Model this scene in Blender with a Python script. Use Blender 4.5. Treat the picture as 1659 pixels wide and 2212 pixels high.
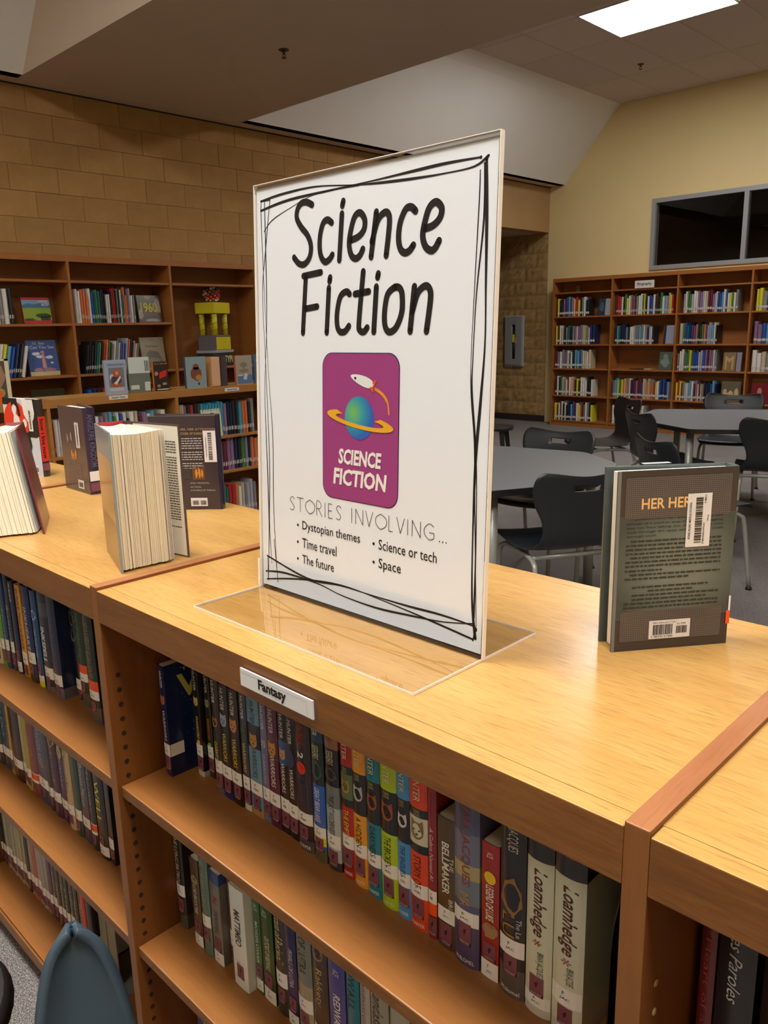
import bpy, bmesh, math, random
from mathutils import Vector, Matrix
R = math.radians
rnd = random.Random(7)
scene = bpy.context.scene
for o in list(bpy.data.objects): bpy.data.objects.remove(o)
col = scene.collection

# ------------------------------------------------------------------ camera
FL = -1.067                                   # floor level; z = 0 is the top of the near bookcase
cam_d = bpy.data.cameras.new('camera'); cam_o = bpy.data.objects.new('camera', cam_d); col.objects.link(cam_o)
def look(yaw, pit, rol, pos):
    f = Vector((math.cos(pit)*math.cos(yaw), math.cos(pit)*math.sin(yaw), -math.sin(pit)))
    rt = Vector((math.sin(yaw), -math.cos(yaw), 0)); up = rt.cross(f)
    c, s = math.cos(rol), math.sin(rol)
    r2 = rt*c + up*s; u2 = -rt*s + up*c
    M = Matrix((r2, u2, -f)).transposed().to_4x4(); M.translation = Vector(pos); return M
cam_o.matrix_world = look(R(134.52557944), R(12.9736775), R(-1.30595434), (1.1514, -0.5268, 0.3884))
cam_d.sensor_fit = 'HORIZONTAL'; cam_d.sensor_width = 36; cam_d.lens = 37.2895
cam_d.clip_start = 0.02
scene.camera = cam_o

# ------------------------------------------------------------------ world, lamps, exposure
w = bpy.data.worlds.new('night'); scene.world = w; w.use_nodes = True
w.node_tree.nodes['Background'].inputs[0].default_value = (0.01, 0.013, 0.02, 1)
w.node_tree.nodes['Background'].inputs[1].default_value = 0.3
scene.view_settings.view_transform = 'Standard'; scene.view_settings.look = 'None'
scene.view_settings.gamma = 1; scene.view_settings.use_curve_mapping = False
scene.view_settings.exposure = 0.0
LAMP = 30.0
# fluorescent ceiling troffers (x0, y0, x1, y1, strength factor); the builder is ceiling_light() below
TROFFERS = [(-3.32, 6.80, -2.155, 7.60, 1.25, 3.215, 'lit ceiling panel between the grey ceiling tiles above the far tables'),
            (0.37, 6.80, 1.54, 7.60, 0.8, 3.215, 'lit ceiling panel outside the view to the right of the far tables'),
            (-1.0, -0.7, 0.2, 0.0, 1.55, 3.215, 'lit ceiling panel above the near low bookcase'),
            (1.3, -0.9, 2.5, -0.2, 1.5, 3.215, 'lit ceiling panel behind the viewer'),
            (-3.4, -0.9, -2.2, -0.2, 0.9, 3.215, 'lit ceiling panel above the reading aisle on the left'),
            (0.2, -3.3, 1.4, -2.6, 0.55, 3.215, 'lit ceiling panel far behind the viewer')]

# ------------------------------------------------------------------ materials
MC = {}
def S(r, g, b):                                # sRGB 0-255 -> linear
    f = lambda c: (c/12.92 if c <= 0.04045 else ((c+0.055)/1.055)**2.4)
    return (f(r/255), f(g/255), f(b/255))
def mat(name):
    m = bpy.data.materials.new(name); m.use_nodes = True
    nt = m.node_tree; return m, nt, nt.nodes['Principled BSDF']
def plain(c, rough=0.5, spec=0.5, metal=0.0, name='paint', coat=0.0):
    key = (tuple(round(x, 4) for x in c), rough, spec, metal, coat)
    if key in MC: return MC[key]
    m, nt, b = mat(name)
    b.inputs['Base Color'].default_value = (*c, 1); b.inputs['Roughness'].default_value = rough
    b.inputs['Specular IOR Level'].default_value = spec; b.inputs['Metallic'].default_value = metal
    b.inputs['Coat Weight'].default_value = coat; b.inputs['Coat Roughness'].default_value = 0.12
    MC[key] = m; return m
def link(nt, a, b): nt.links.new(a, b)
def mapping(nt, scale, kind='Object'):
    tc = nt.nodes.new('ShaderNodeTexCoord'); mp = nt.nodes.new('ShaderNodeMapping')
    mp.inputs['Scale'].default_value = scale; link(nt, tc.outputs[kind], mp.inputs['Vector']); return mp
def noise(nt, vec, scale, detail=4, rough=0.55, dist=0.0):
    n = nt.nodes.new('ShaderNodeTexNoise'); n.inputs['Scale'].default_value = scale
    n.inputs['Detail'].default_value = detail; n.inputs['Roughness'].default_value = rough
    n.inputs['Distortion'].default_value = dist
    if vec is not None: link(nt, vec, n.inputs['Vector'])
    return n
def ramp(nt, fac, stops):
    r = nt.nodes.new('ShaderNodeValToRGB'); el = r.color_ramp.elements
    while len(el) < len(stops): el.new(0.5)
    for e, (p, c) in zip(el, stops): e.position = p; e.color = (*c, 1) if len(c) == 3 else c
    link(nt, fac, r.inputs[0]); return r
def mixc(nt, fac, a, b, blend='MIX'):
    m = nt.nodes.new('ShaderNodeMix'); m.data_type = 'RGBA'; m.blend_type = blend
    for sock, v in ((m.inputs[0], fac), (m.inputs[6], a), (m.inputs[7], b)):
        if hasattr(v, 'type'): link(nt, v, sock)
        elif isinstance(v, (int, float)): sock.default_value = v
        else: sock.default_value = (*v, 1)
    return m.outputs[2]
def bump(nt, bs, h, strength, dist=0.001):
    bp = nt.nodes.new('ShaderNodeBump'); bp.inputs['Strength'].default_value = strength
    bp.inputs['Distance'].default_value = dist; link(nt, h, bp.inputs['Height']); link(nt, bp.outputs[0], bs.inputs['Normal'])
def wood(name, light, dark, axis='x', rough=0.32, pores=0.5, fig=1.0, poresize=1.0, coat=0.0):
    m, nt, b = mat(name)
    st = {'x': (1, 9, 9), 'y': (9, 1, 9), 'z': (9, 9, 1)}[axis]
    sp = {'x': (0.055, 1, 1), 'y': (1, 0.055, 1), 'z': (1, 1, 0.055)}[axis]
    mp = mapping(nt, st); mp2 = mapping(nt, sp)
    n1 = noise(nt, mp.outputs[0], 2.2*fig, 5, 0.6, 1.4)
    n2 = noise(nt, mp2.outputs[0], 420/poresize, 3, 0.6)
    n3 = noise(nt, mp.outputs[0], 14*fig, 4, 0.6, 0.6)
    base = ramp(nt, n1.outputs[0], [(0.3, dark), (0.7, light)])
    c2 = mixc(nt, 0.25, base.outputs[0], ramp(nt, n3.outputs[0], [(0.35, dark), (0.65, light)]).outputs[0])
    pr = ramp(nt, n2.outputs[0], [(0.53, (0, 0, 0)), (0.66, (1, 1, 1))])
    mul = nt.nodes.new('ShaderNodeMath'); mul.operation = 'MULTIPLY'; link(nt, pr.outputs[0], mul.inputs[0]); mul.inputs[1].default_value = pores
    c3 = mixc(nt, mul.outputs[0], c2, tuple(x*0.38 for x in dark))
    link(nt, c3, b.inputs['Base Color']); b.inputs['Roughness'].default_value = rough
    b.inputs['Coat Weight'].default_value = coat; b.inputs['Coat Roughness'].default_value = 0.14
    bump(nt, b, pr.outputs[0], -0.12, 0.0006)
    return m
OAK_TOP_LIT = wood('oak_top_lit', (0.60, 0.350, 0.108), (0.49, 0.258, 0.068), 'x', 0.34, 0.5, 1.0, 0.85, 0.12)  # lighter copy of the oak, overhead light painted into its colour
OAK_LIP_SHADED = wood('oak_lip_shaded', (0.255, 0.103, 0.020), (0.150, 0.052, 0.008), 'x', 0.42, 0.35, 1.6)  # darker copy of the same oak, shade of upright faces in its colour
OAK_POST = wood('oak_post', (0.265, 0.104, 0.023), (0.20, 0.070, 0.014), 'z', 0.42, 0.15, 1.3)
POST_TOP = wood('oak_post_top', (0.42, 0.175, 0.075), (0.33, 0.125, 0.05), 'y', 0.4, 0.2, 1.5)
OAK_SIDE_SHADED = wood('oak_side_shaded', (0.215, 0.070, 0.012), (0.16, 0.048, 0.008), 'z', 0.42, 0.15, 1.2)  # shade inside the case painted into this darker oak
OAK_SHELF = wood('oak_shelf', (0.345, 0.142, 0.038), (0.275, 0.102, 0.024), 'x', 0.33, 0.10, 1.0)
FAR_WOOD = wood('far_oak', (0.36, 0.135, 0.03), (0.28, 0.095, 0.02), 'x', 0.42, 0.1, 1.0)
FAR_BACK = wood('far_oak_back', (0.30, 0.115, 0.03), (0.24, 0.085, 0.02), 'x', 0.45, 0.1, 1.0)
LOW_WOOD = wood('aisle_oak', (0.40, 0.18, 0.042), (0.31, 0.125, 0.028), 'x', 0.4, 0.1, 1.0)

def glassy(name, tint, gloss_rough=0.02, ior=1.49, extra=0.0):
    m = bpy.data.materials.new(name); m.use_nodes = True; nt = m.node_tree; nt.nodes.clear()
    out = nt.nodes.new('ShaderNodeOutputMaterial'); tr = nt.nodes.new('ShaderNodeBsdfTransparent')
    tr.inputs[0].default_value = (*tint, 1); gl = nt.nodes.new('ShaderNodeBsdfGlossy')
    gl.inputs['Roughness'].default_value = gloss_rough; fr = nt.nodes.new('ShaderNodeFresnel'); fr.inputs[0].default_value = ior
    ad = nt.nodes.new('ShaderNodeMath'); ad.operation = 'ADD'; ad.inputs[1].default_value = extra; ad.use_clamp = True
    ge = nt.nodes.new('ShaderNodeNewGeometry'); iv = nt.nodes.new('ShaderNodeMath'); iv.operation = 'SUBTRACT'; iv.inputs[0].default_value = 1; link(nt, ge.outputs['Backfacing'], iv.inputs[1])
    ml = nt.nodes.new('ShaderNodeMath'); ml.operation = 'MULTIPLY'; link(nt, fr.outputs[0], ad.inputs[0]); link(nt, ad.outputs[0], ml.inputs[0]); link(nt, iv.outputs[0], ml.inputs[1]); ad = ml
    mx = nt.nodes.new('ShaderNodeMixShader'); link(nt, ad.outputs[0], mx.inputs[0]); link(nt, tr.outputs[0], mx.inputs[1]); link(nt, gl.outputs[0], mx.inputs[2])
    link(nt, mx.outputs[0], out.inputs[0]); return m
ACRYLIC = glassy('clear_acrylic', (0.975, 0.975, 0.965), 0.015, 1.49, 0.07)
ACRYLIC_SHEET = glassy('clear_acrylic_front', (0.996, 0.996, 0.996), 0.015, 1.15)
NIGHT_GLASS = glassy('window_glass', (0.75, 0.78, 0.8), 0.01, 1.5)
FROST = plain((0.86, 0.80, 0.74), 0.3, 0.5, name='polished_acrylic_edge')
def frost_edge():
    m, nt, b = mat('acrylic_edge'); b.inputs['Base Color'].default_value = (0.9, 0.86, 0.82, 1); b.inputs['Roughness'].default_value = 0.25
    b.inputs['Subsurface Weight'].default_value = 0.0; return m
EDGE = frost_edge()

def carpet_mat():
    m, nt, b = mat('carpet'); mp = mapping(nt, (1, 1, 1))
    n = noise(nt, mp.outputs[0], 330, 2, 0.7); n2 = noise(nt, mp.outputs[0], 2.0, 3, 0.5)
    c = ramp(nt, n.outputs[0], [(0.36, (0.035, 0.032, 0.033)), (0.47, (0.14, 0.128, 0.125)), (0.53, (0.22, 0.20, 0.19)), (0.64, (0.55, 0.5, 0.47))])
    c2 = mixc(nt, 0.3, c.outputs[0], ramp(nt, n2.outputs[0], [(0.3, (0.13, 0.12, 0.12)), (0.7, (0.24, 0.225, 0.215))]).outputs[0])
    link(nt, c2, b.inputs['Base Color']); b.inputs['Roughness'].default_value = 0.95; b.inputs['Specular IOR Level'].default_value = 0.1
    bump(nt, b, n.outputs[0], 0.8, 0.004); return m
CARPET = carpet_mat()
def mottled(name, a, b_, scale, rough=0.85, bs=0.3, bd=0.002, bscale=60):
    m, nt, b = mat(name); mp = mapping(nt, (1, 1, 1))
    n = noise(nt, mp.outputs[0], scale, 5, 0.6); n2 = noise(nt, mp.outputs[0], bscale, 4, 0.7)
    oi = nt.nodes.new('ShaderNodeObjectInfo')
    c = ramp(nt, n.outputs[0], [(0.3, a), (0.7, b_)])
    c2 = mixc(nt, oi.outputs['Random'], c.outputs[0], tuple(x*0.86 for x in b_)) if False else c.outputs[0]
    hs = nt.nodes.new('ShaderNodeHueSaturation'); mr = nt.nodes.new('ShaderNodeMapRange')
    mr.inputs['To Min'].default_value = 0.94; mr.inputs['To Max'].default_value = 1.05
    link(nt, oi.outputs['Random'], mr.inputs[0]); link(nt, mr.outputs[0], hs.inputs['Value']); link(nt, c2, hs.inputs['Color'])
    link(nt, hs.outputs[0], b.inputs['Base Color']); b.inputs['Roughness'].default_value = rough
    b.inputs['Specular IOR Level'].default_value = 0.2
    bump(nt, b, n2.outputs[0], bs, bd); return m
BLOCK = mottled('tan_block', (0.31, 0.170, 0.062), (0.39, 0.225, 0.085), 5, 0.9, 0.5, 0.003, 45)
SPLIT = mottled('split_face_block', (0.30, 0.18, 0.07), (0.44, 0.28, 0.115), 12, 0.9, 0.8, 0.006, 40)
MORTAR = plain((0.40, 0.26, 0.11), 0.95, 0.1, name='mortar')
HEADER = mottled('painted_header', (0.42, 0.26, 0.12), (0.46, 0.29, 0.135), 3, 0.9, 0.15, 0.001)
YELLOW = mottled('yellow_wall_paint', (0.72, 0.58, 0.30), (0.76, 0.61, 0.32), 1.2, 0.75, 0.12, 0.0006, 300)
CEIL_PAINT = mottled('ceiling_paint', (0.56, 0.46, 0.36), (0.60, 0.49, 0.385), 1.0, 0.85, 0.1, 0.0006, 250)
SLOPE_PAINT = mottled('slope_paint', (0.76, 0.75, 0.73), (0.80, 0.79, 0.77), 1.0, 0.85, 0.1, 0.0006, 250)
TILE = mottled('ceiling_tile', (0.60, 0.52, 0.47), (0.68, 0.60, 0.54), 60, 0.95, 0.4, 0.001, 400)
TBAR = plain((0.50, 0.44, 0.40), 0.6, name='tile_grid')
PAGE = plain((0.74, 0.66, 0.50), 0.8, 0.2, name='page_edges')
PAGEW = plain((0.80, 0.76, 0.66), 0.8, 0.2, name='page_paper')
WHITE = plain((0.80, 0.80, 0.80), 0.4, name='label_white')
BLACK = plain((0.012, 0.012, 0.012), 0.45, name='print_black')
INK = plain((0.018, 0.016, 0.015), 0.6, 0.2, name='ink')
PLUM = plain((0.20, 0.065, 0.105), 0.25, name='sticker_plum')
PLUMD = plain((0.03, 0.01, 0.018), 0.3, name='sticker_figure')
CHAIR = plain((0.017, 0.021, 0.025), 0.36, 0.5, name='chair_plastic')
SLATE = plain((0.045, 0.072, 0.10), 0.34, 0.5, name='slate_plastic')
STEEL = plain((0.36, 0.37, 0.34), 0.38, 0.5, 0.3, name='grey_enamel_tube')
GLIDE = plain((0.01, 0.01, 0.01), 0.5, name='black_glide')
TABLE = plain((0.17, 0.185, 0.20), 0.35, 0.5, name='grey_laminate')
TEDGE = plain((0.012, 0.012, 0.013), 0.4, name='black_table_edge')
ALU = plain((0.33, 0.345, 0.37), 0.4, 0.5, 0.25, name='window_frame_grey')

# ------------------------------------------------------------------ mesh helpers
class MB:
    def __init__(s): s.v = []; s.f = []; s.m = []; s.sm = []
    def add(s, vs, fs, mi=0, smooth=False):
        k = len(s.v); s.v += [tuple(v) for v in vs]; s.f += [tuple(i+k for i in f) for f in fs]; s.m += [mi]*len(fs); s.sm += [smooth]*len(fs); return s
    def box(s, x0, y0, z0, x1, y1, z1, mi=0):
        v = [(x0,y0,z0),(x1,y0,z0),(x1,y1,z0),(x0,y1,z0),(x0,y0,z1),(x1,y0,z1),(x1,y1,z1),(x0,y1,z1)]
        return s.add(v, [(0,3,2,1),(4,5,6,7),(0,1,5,4),(1,2,6,5),(2,3,7,6),(3,0,4,7)], mi)
    def bbox(s, x0, y0, z0, x1, y1, z1, b=0.002, mi=0):          # bevelled box (chamfered edges)
        b = min(b, (x1-x0)*0.45, (y1-y0)*0.45, (z1-z0)*0.45)
        X = [x0, x0+b, x1-b, x1]; Y = [y0, y0+b, y1-b, y1]; Z = [z0, z0+b, z1-b, z1]
        bm = bmesh.new(); bmesh.ops.create_cube(bm, size=1)
        for v in bm.verts: v.co = (x0 if v.co.x < 0 else x1, y0 if v.co.y < 0 else y1, z0 if v.co.z < 0 else z1)
        bmesh.ops.bevel(bm, geom=bm.edges[:], offset=b, segments=2, affect='EDGES', profile=0.5)
        bm.verts.ensure_lookup_table()
        s.add([v.co[:] for v in bm.verts], [[v.index for v in f.verts] for f in bm.faces], mi); bm.free(); return s
    def prism(s, poly, z0, z1, mi=0, ax='z'):                     # poly CCW seen from +axis
        n = len(poly)
        P = (lambda a, b, c: (a, b, c)) if ax == 'z' else ((lambda a, b, c: (a, -c, b)) if ax == 'y' else (lambda a, b, c: (c, a, b)))
        v = [P(a, b, z0) for a, b in poly] + [P(a, b, z1) for a, b in poly]
        f = [tuple(range(n-1, -1, -1)), tuple(range(n, 2*n))] + [(i, (i+1) % n, n+(i+1) % n, n+i) for i in range(n)]
        return s.add(v, f, mi)
    def cyl(s, p, q, r0, r1=None, n=12, mi=0, cap=True):
        r1 = r0 if r1 is None else r1; p = Vector(p); q = Vector(q); d = (q-p).normalized()
        a = d.orthogonal().normalized(); b = d.cross(a)
        v = []; 
        for c, r in ((p, r0), (q, r1)):
            for i in range(n):
                t = 2*math.pi*i/n; v.append(c + a*(r*math.cos(t)) + b*(r*math.sin(t)))
        k = len(s.v); s.add(v, [(i, (i+1) % n, n+(i+1) % n, n+i) for i in range(n)], mi, True)
        if cap: s.f += [tuple(k+i for i in range(n-1, -1, -1)), tuple(k+n+i for i in range(n))]; s.m += [mi, mi]; s.sm += [False]*2
        return s
    def tube(s, pts, r, n=10, mi=0):
        pts = [Vector(p) for p in pts]; rings = []; up = None
        for i, p in enumerate(pts):
            d = ((pts[min(i+1, len(pts)-1)] - pts[max(i-1, 0)])).normalized()
            if up is None: a = d.orthogonal().normalized()
            else: a = (up - d*up.dot(d)).normalized()
            up = a; b = d.cross(a)
            rings.append([p + a*(r*math.cos(2*math.pi*j/n)) + b*(r*math.sin(2*math.pi*j/n)) for j in range(n)])
        v = [q for rg in rings for q in rg]; f = []
        for i in range(len(rings)-1):
            for j in range(n): f.append((i*n+j, i*n+(j+1) % n, (i+1)*n+(j+1) % n, (i+1)*n+j))
        k = len(s.v); s.add(v, f, mi, True)
        s.f += [tuple(k+j for j in range(n-1, -1, -1)), tuple(k+(len(rings)-1)*n+j for j in range(n))]; s.m += [mi]*2; s.sm += [False]*2
        return s
    def mesh(s, name, mats):
        me = bpy.data.meshes.new(name); me.from_pydata([tuple(v) for v in s.v], [], s.f)
        for m in (mats if isinstance(mats, (list, tuple)) else [mats]): me.materials.append(m)
        for p, mi, sm in zip(me.polygons, s.m, s.sm): p.material_index = mi; p.use_smooth = sm
        me.update(); return me
    def build(s, name, mats, parent=None, loc=None, rot=None):
        return put(name, s.mesh(name, mats), parent, loc, rot)
def put(name, me, parent=None, loc=None, rot=None, scale=None):
    o = bpy.data.objects.new(name, me); col.objects.link(o)
    if parent is not None: o.parent = parent
    if loc is not None: o.location = loc
    if rot is not None: o.rotation_euler = rot
    if scale is not None: o.scale = scale
    return o
def tag(o, label=None, cat=None, group=None, kind=None):
    if label: o['label'] = label
    if cat: o['category'] = cat
    if group: o['group'] = group
    if kind: o['kind'] = kind
    return o
def thing(name, label, cat, loc=(0, 0, 0), rz=0, group=None, rot=None):
    o = bpy.data.objects.new(name, None); col.objects.link(o); o.location = loc; o.rotation_euler = rot or (0, 0, rz)
    o.empty_display_size = 0.05
    return tag(o, label, cat, group)

# lettering as thin flat meshes
TX = {}
def text_geo(body, bold=0.0, shear=0.0):
    k = (body, bold, shear)
    if k in TX: return TX[k]
    c = bpy.data.curves.new('txt', 'FONT'); c.body = body; c.size = 1; c.offset = bold; c.shear = shear; c.resolution_u = 2
    o = bpy.data.objects.new('txt', c); m = o.to_mesh()
    vs = [(v.co.x, v.co.y) for v in m.vertices]; fs = [tuple(p.vertices) for p in m.polygons]
    o.to_mesh_clear(); bpy.data.objects.remove(o); bpy.data.curves.remove(c)
    if not vs: vs = [(0, 0), (1, 0), (0, 1)]; fs = []
    x0 = min(v[0] for v in vs); x1 = max(v[0] for v in vs); y0 = min(v[1] for v in vs); y1 = max(v[1] for v in vs)
    TX[k] = ([((x-x0)/(x1-x0+1e-9), (y-y0)/(y1-y0+1e-9)) for x, y in vs], fs); return TX[k]
def text_box(mb, body, x0, y0, x1, y1, f, mi=0, bold=0.0, shear=0.0):   # f maps (a,b) in the box plane to 3D
    vs, fs = text_geo(body, bold, shear)
    mb.add([f(x0+(x1-x0)*u, y0+(y1-y0)*v) for u, v in vs], fs, mi)
def ribbon(mb, pts, wd, f, mi=0, taper=False):                     # rounded stroke through points
    P = smooth_pts(pts)
    n = len(P); L = []; Rr = []
    for i, p in enumerate(P):
        a = P[max(i-1, 0)]; b = P[min(i+1, n-1)]; dx, dy = b[0]-a[0], b[1]-a[1]; l = math.hypot(dx, dy) or 1e-9
        h = wd/2*(1 if not taper else (0.75+0.25*math.sin(i*0.35))); nx, ny = -dy/l*h, dx/l*h
        L.append((p[0]+nx, p[1]+ny)); Rr.append((p[0]-nx, p[1]-ny))
    v = [f(*q) for q in L+Rr]; mb.add(v, [(n+i, n+i+1, i+1, i) for i in range(n-1)], mi)
    for p, sgn in ((P[0], 0), (P[-1], 1)):
        k = 10; mb.add([f(p[0]+wd/2*math.cos(2*math.pi*j/k), p[1]+wd/2*math.sin(2*math.pi*j/k)) for j in range(k)], [tuple(range(k))], mi)
def smooth_pts(pts, k=5):
    if len(pts) < 3: return list(pts)
    out = []
    for i in range(len(pts)-1):
        p0 = pts[max(i-1, 0)]; p1 = pts[i]; p2 = pts[i+1]; p3 = pts[min(i+2, len(pts)-1)]
        for j in range(k):
            t = j/k; t2 = t*t; t3 = t2*t
            out.append(tuple(0.5*((2*p1[a])+(-p0[a]+p2[a])*t+(2*p0[a]-5*p1[a]+4*p2[a]-p3[a])*t2+(-p0[a]+3*p1[a]-3*p2[a]+p3[a])*t3) for a in range(len(p1))))
    out.append(tuple(pts[-1])); return out
def rect_poly(x0, y0, x1, y1, r=0.0, k=5):
    if r <= 0: return [(x0, y0), (x1, y0), (x1, y1), (x0, y1)]
    P = []
    for cx, cy, a in ((x1-r, y0+r, -90), (x1-r, y1-r, 0), (x0+r, y1-r, 90), (x0+r, y0+r, 180)):
        for j in range(k+1): t = R(a+90*j/k); P.append((cx+r*math.cos(t), cy+r*math.sin(t)))
    return P
def flat(mb, poly, f, mi=0): mb.add([f(*p) for p in poly], [tuple(range(len(poly)))], mi)
def blob(cx, cy, rx, ry, n=18, rough=0.0, seed=1):
    q = random.Random(seed); return [(cx+rx*math.cos(2*math.pi*i/n)*(1+rough*(q.random()-.5)), cy+ry*math.sin(2*math.pi*i/n)*(1+rough*(q.random()-.5))) for i in range(n)]
def barcode(mb, x0, y0, x1, y1, f, mi, along='x', seed=3):
    q = random.Random(seed); a = x0 if along == 'x' else y0; e = x1 if along == 'x' else y1
    while a < e:
        wd = (e-(x0 if along == 'x' else y0))*q.choice((0.008, 0.012, 0.02, 0.028)); b = min(a+wd, e)
        flat(mb, rect_poly(a, y0, b, y1) if along == 'x' else rect_poly(x0, a, x1, b), f, mi); a = b + (e-(x0 if along == 'x' else y0))*q.choice((0.008, 0.014, 0.02))
ORD = ['zeroth', 'first', 'second', 'third', 'fourth', 'fifth', 'sixth', 'seventh', 'eighth', 'ninth', 'tenth', 'eleventh', 'twelfth', 'thirteenth', 'fourteenth', 'fifteenth', 'sixteenth', 'seventeenth', 'eighteenth', 'nineteenth', 'twentieth', 'twenty-first', 'twenty-second', 'twenty-third', 'twenty-fourth', 'twenty-fifth', 'twenty-sixth', 'twenty-seventh', 'twenty-eighth', 'twenty-ninth', "thirtieth"] + ["thirty-first", "thirty-second", "thirty-third", "thirty-fourth", "thirty-fifth"]

# ------------------------------------------------------------------ the room
XW, YW, ZS, ZC = -5.65, 9.97, 2.325, 3.23
XR, YN = 4.6, -5.0
def struct(o): o['kind'] = 'structure'; return o
struct(MB().box(-9.0, YN-.1, FL-.12, XR+.1, YW+.1, FL).build('floor', CARPET))
wl = struct(MB().box(XW-.2, YN, FL, XW, 8.64, ZC+.1).build('wall_left', MORTAR))
struct(MB().box(XW-.2, 8.64, 1.705, XW, YW, ZC+.1).build('wall_header', HEADER))
# far wall: block part beyond the opening and the yellow painted part with the window hole
wb = struct(MB().box(-9.0, YW+.004, FL, -5.66, YW+.2, 1.72).build('wall_alcove', MORTAR))
WX0, WZ0, WZ1 = -4.06, 1.075, 1.975
yb = MB(); yb.box(-5.66, YW, FL, WX0, YW+.2, ZC+.1); yb.box(WX0, YW, FL, 2.2, YW+.2, WZ0); yb.box(WX0, YW, WZ1, 2.2, YW+.2, ZC+.1); yb.box(2.2, YW, FL, XR, YW+.2, ZC+.1)
struct(yb.build('wall_far', YELLOW))
struct(MB().box(XR, YN, FL, XR+.1, YW, ZC+.1).build('wall_right', YELLOW))
struct(MB().box(-9.0, YN-.1, FL, XR, YN, ZC+.1).build('wall_near', YELLOW))
struct(MB().box(-9.0, 8.5, FL, XW-.2, 8.64, 1.72).build('wall_alcove_side', MORTAR))
struct(MB().box(-9.1, 8.64, FL, -9.0, YW+.1, 1.72).build('wall_alcove_end', MORTAR))
struct(MB().box(-9.0, 8.5, 1.705, XW-.2, YW+.1, 1.78).build('ceiling_alcove', CEIL_PAINT))
struct(MB().box(-9.0, YW-.012, FL, -5.66, YW+.004, FL+.095).build('baseboard_alcove', plain((0.03, 0.022, 0.02), 0.5)))
# ceiling: low painted soffit along the block wall, beam across, sloped sides, tiled upper ceiling
cl = struct(MB().box(XW, YN, ZC+.012, XR, YW, ZC+.1).build('ceiling', TILE))
XS = -5.405
struct(MB().box(XW, YN, ZS, XS, YW, ZS+.05).build('ceiling_soffit', CEIL_PAINT))
struct(MB().box(XS+.0002, 2.337, ZS, XR, 4.425, ZC).build('ceiling_beam', CEIL_PAINT))
XT = -4.576
for nm, y0, y1 in (('ceiling_slope_far', 4.425, YW), ('ceiling_slope_near', YN, 2.337)):
    s_ = MB(); s_.prism([(XS, ZS), (-4.70, 3.125), (XT, ZC), (XT, ZC+.02), (XS-.1, ZC+.02), (XS-.1, ZS)], -y1, -y0, 0, 'y')
    struct(s_.build(nm, SLOPE_PAINT))
# dark strip painted as the shadow line between soffit and block wall
struct(MB().box(XW, YN, ZS-.012, XW+.012, YW, ZS).build('shadow_strip_1', plain((0.02, 0.015, 0.012), 0.8)))
XL = [XT + 0.6135*i for i in range(16)]
YL = [4.425, 5.62, 6.83, 7.61, 8.89, YW]
tile_me = {}
for i in range(len(XL)-1):
    for j in range(len(YL)-1):
        if XL[i] > -3.5 and XL[i] < -2.3 and j == 2: continue
        if XL[i] > 0.2 and XL[i] < 1.3 and j == 2: continue
        a, b = XL[i+1]-XL[i]-.016, YL[j+1]-YL[j]-.016
        if XL[i+1] > XR: continue
        k = (round(a, 3), round(b, 3))
        if k not in tile_me: tile_me[k] = MB().bbox(-a/2, -b/2, 0, a/2, b/2, .012, .004).mesh('ceiling_tile', TILE)
        put('ceiling_tile', tile_me[k], cl, ((XL[i]+XL[i+1])/2, (YL[j]+YL[j+1])/2, ZC-.004))
g = MB()
for x in XL[:-1]: g.box(x-.010, 4.425, ZC-.002, x+.010, YW, ZC+.004)
for y in YL: g.box(XT, y-.010, ZC-.0021, XL[-2]+.3, y+.010, ZC+.0041)
g.build('tile_grid', TBAR, cl)
# concrete blocks
def block_mesh(seed, rough, L=0.397, H=0.197, nx=7, nz=4, bev=0.006):
    q = random.Random(seed); mb = MB(); vs = []; fs = []
    for j in range(nz+1):
        for i in range(nx+1):
            e = (i in (0, nx)) or (j in (0, nz)); y = -0.004 if e else -(bev + rough*q.random())
            vs.append((-L/2+L*i/nx, y, -H/2+H*j/nz))
    for j in range(nz):
        for i in range(nx): a = j*(nx+1)+i; fs.append((a, a+1, a+nx+2, a+nx+1))
    mb.add(vs, fs, 0, rough < .008)
    b = [0, nx, (nx+1)*(nz+1)-1, nz*(nx+1)]; k = len(mb.v)
    mb.add([(vs[t][0], 0.012, vs[t][2]) for t in b], [])
    mb.f += [(b[0], k, k+1, b[1]), (b[1], k+1, k+2, b[2]), (b[2], k+2, k+3, b[3]), (b[3], k+3, k, b[0])]; mb.m += [0]*4; mb.sm += [False]*4
    return mb
smooth_me = [MB().bbox(-.1985, -.006-.0008*s, -.0985, .1985, .012, .0985, .0025).mesh('block', BLOCK) for s in range(3)]
split_me = [block_mesh(10+s, 0.016).mesh('block', SPLIT) for s in range(6)]
half_me = [block_mesh(30+s, 0.016, L=0.197, nx=4).mesh('block', SPLIT) for s in range(3)]
half_sm = [MB().bbox(-.0985, -.006-.0008*s, -.0985, .0985, .012, .0985, .0025).mesh('block', BLOCK) for s in range(2)]
def lay(parent, x0, x1, z0, nrow, tf, full, half, rz):
    for r_ in range(nrow):
        x = x0; first = True
        while x < x1-0.05:
            hf = (r_ % 2 == 1 and first) or (x+0.4 > x1+0.01); first = False
            L = 0.2 if hf else 0.4
            me = rnd.choice(half if hf else full); c = x + L/2
            put('block', me, parent, tf(c, z0+0.2*r_+0.1, rnd.uniform(-.0015, .0015)), (0, 0, rz)); x += L
lay(wl, 0.04, 8.64, 0.93, 7, lambda c, z, d: (XW+d, c, z), smooth_me, half_sm, R(90))
lay(wb, -7.66, -5.66, FL+.095, 14, lambda c, z, d: (c, YW+d, z), split_me, half_me, 0)
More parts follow.
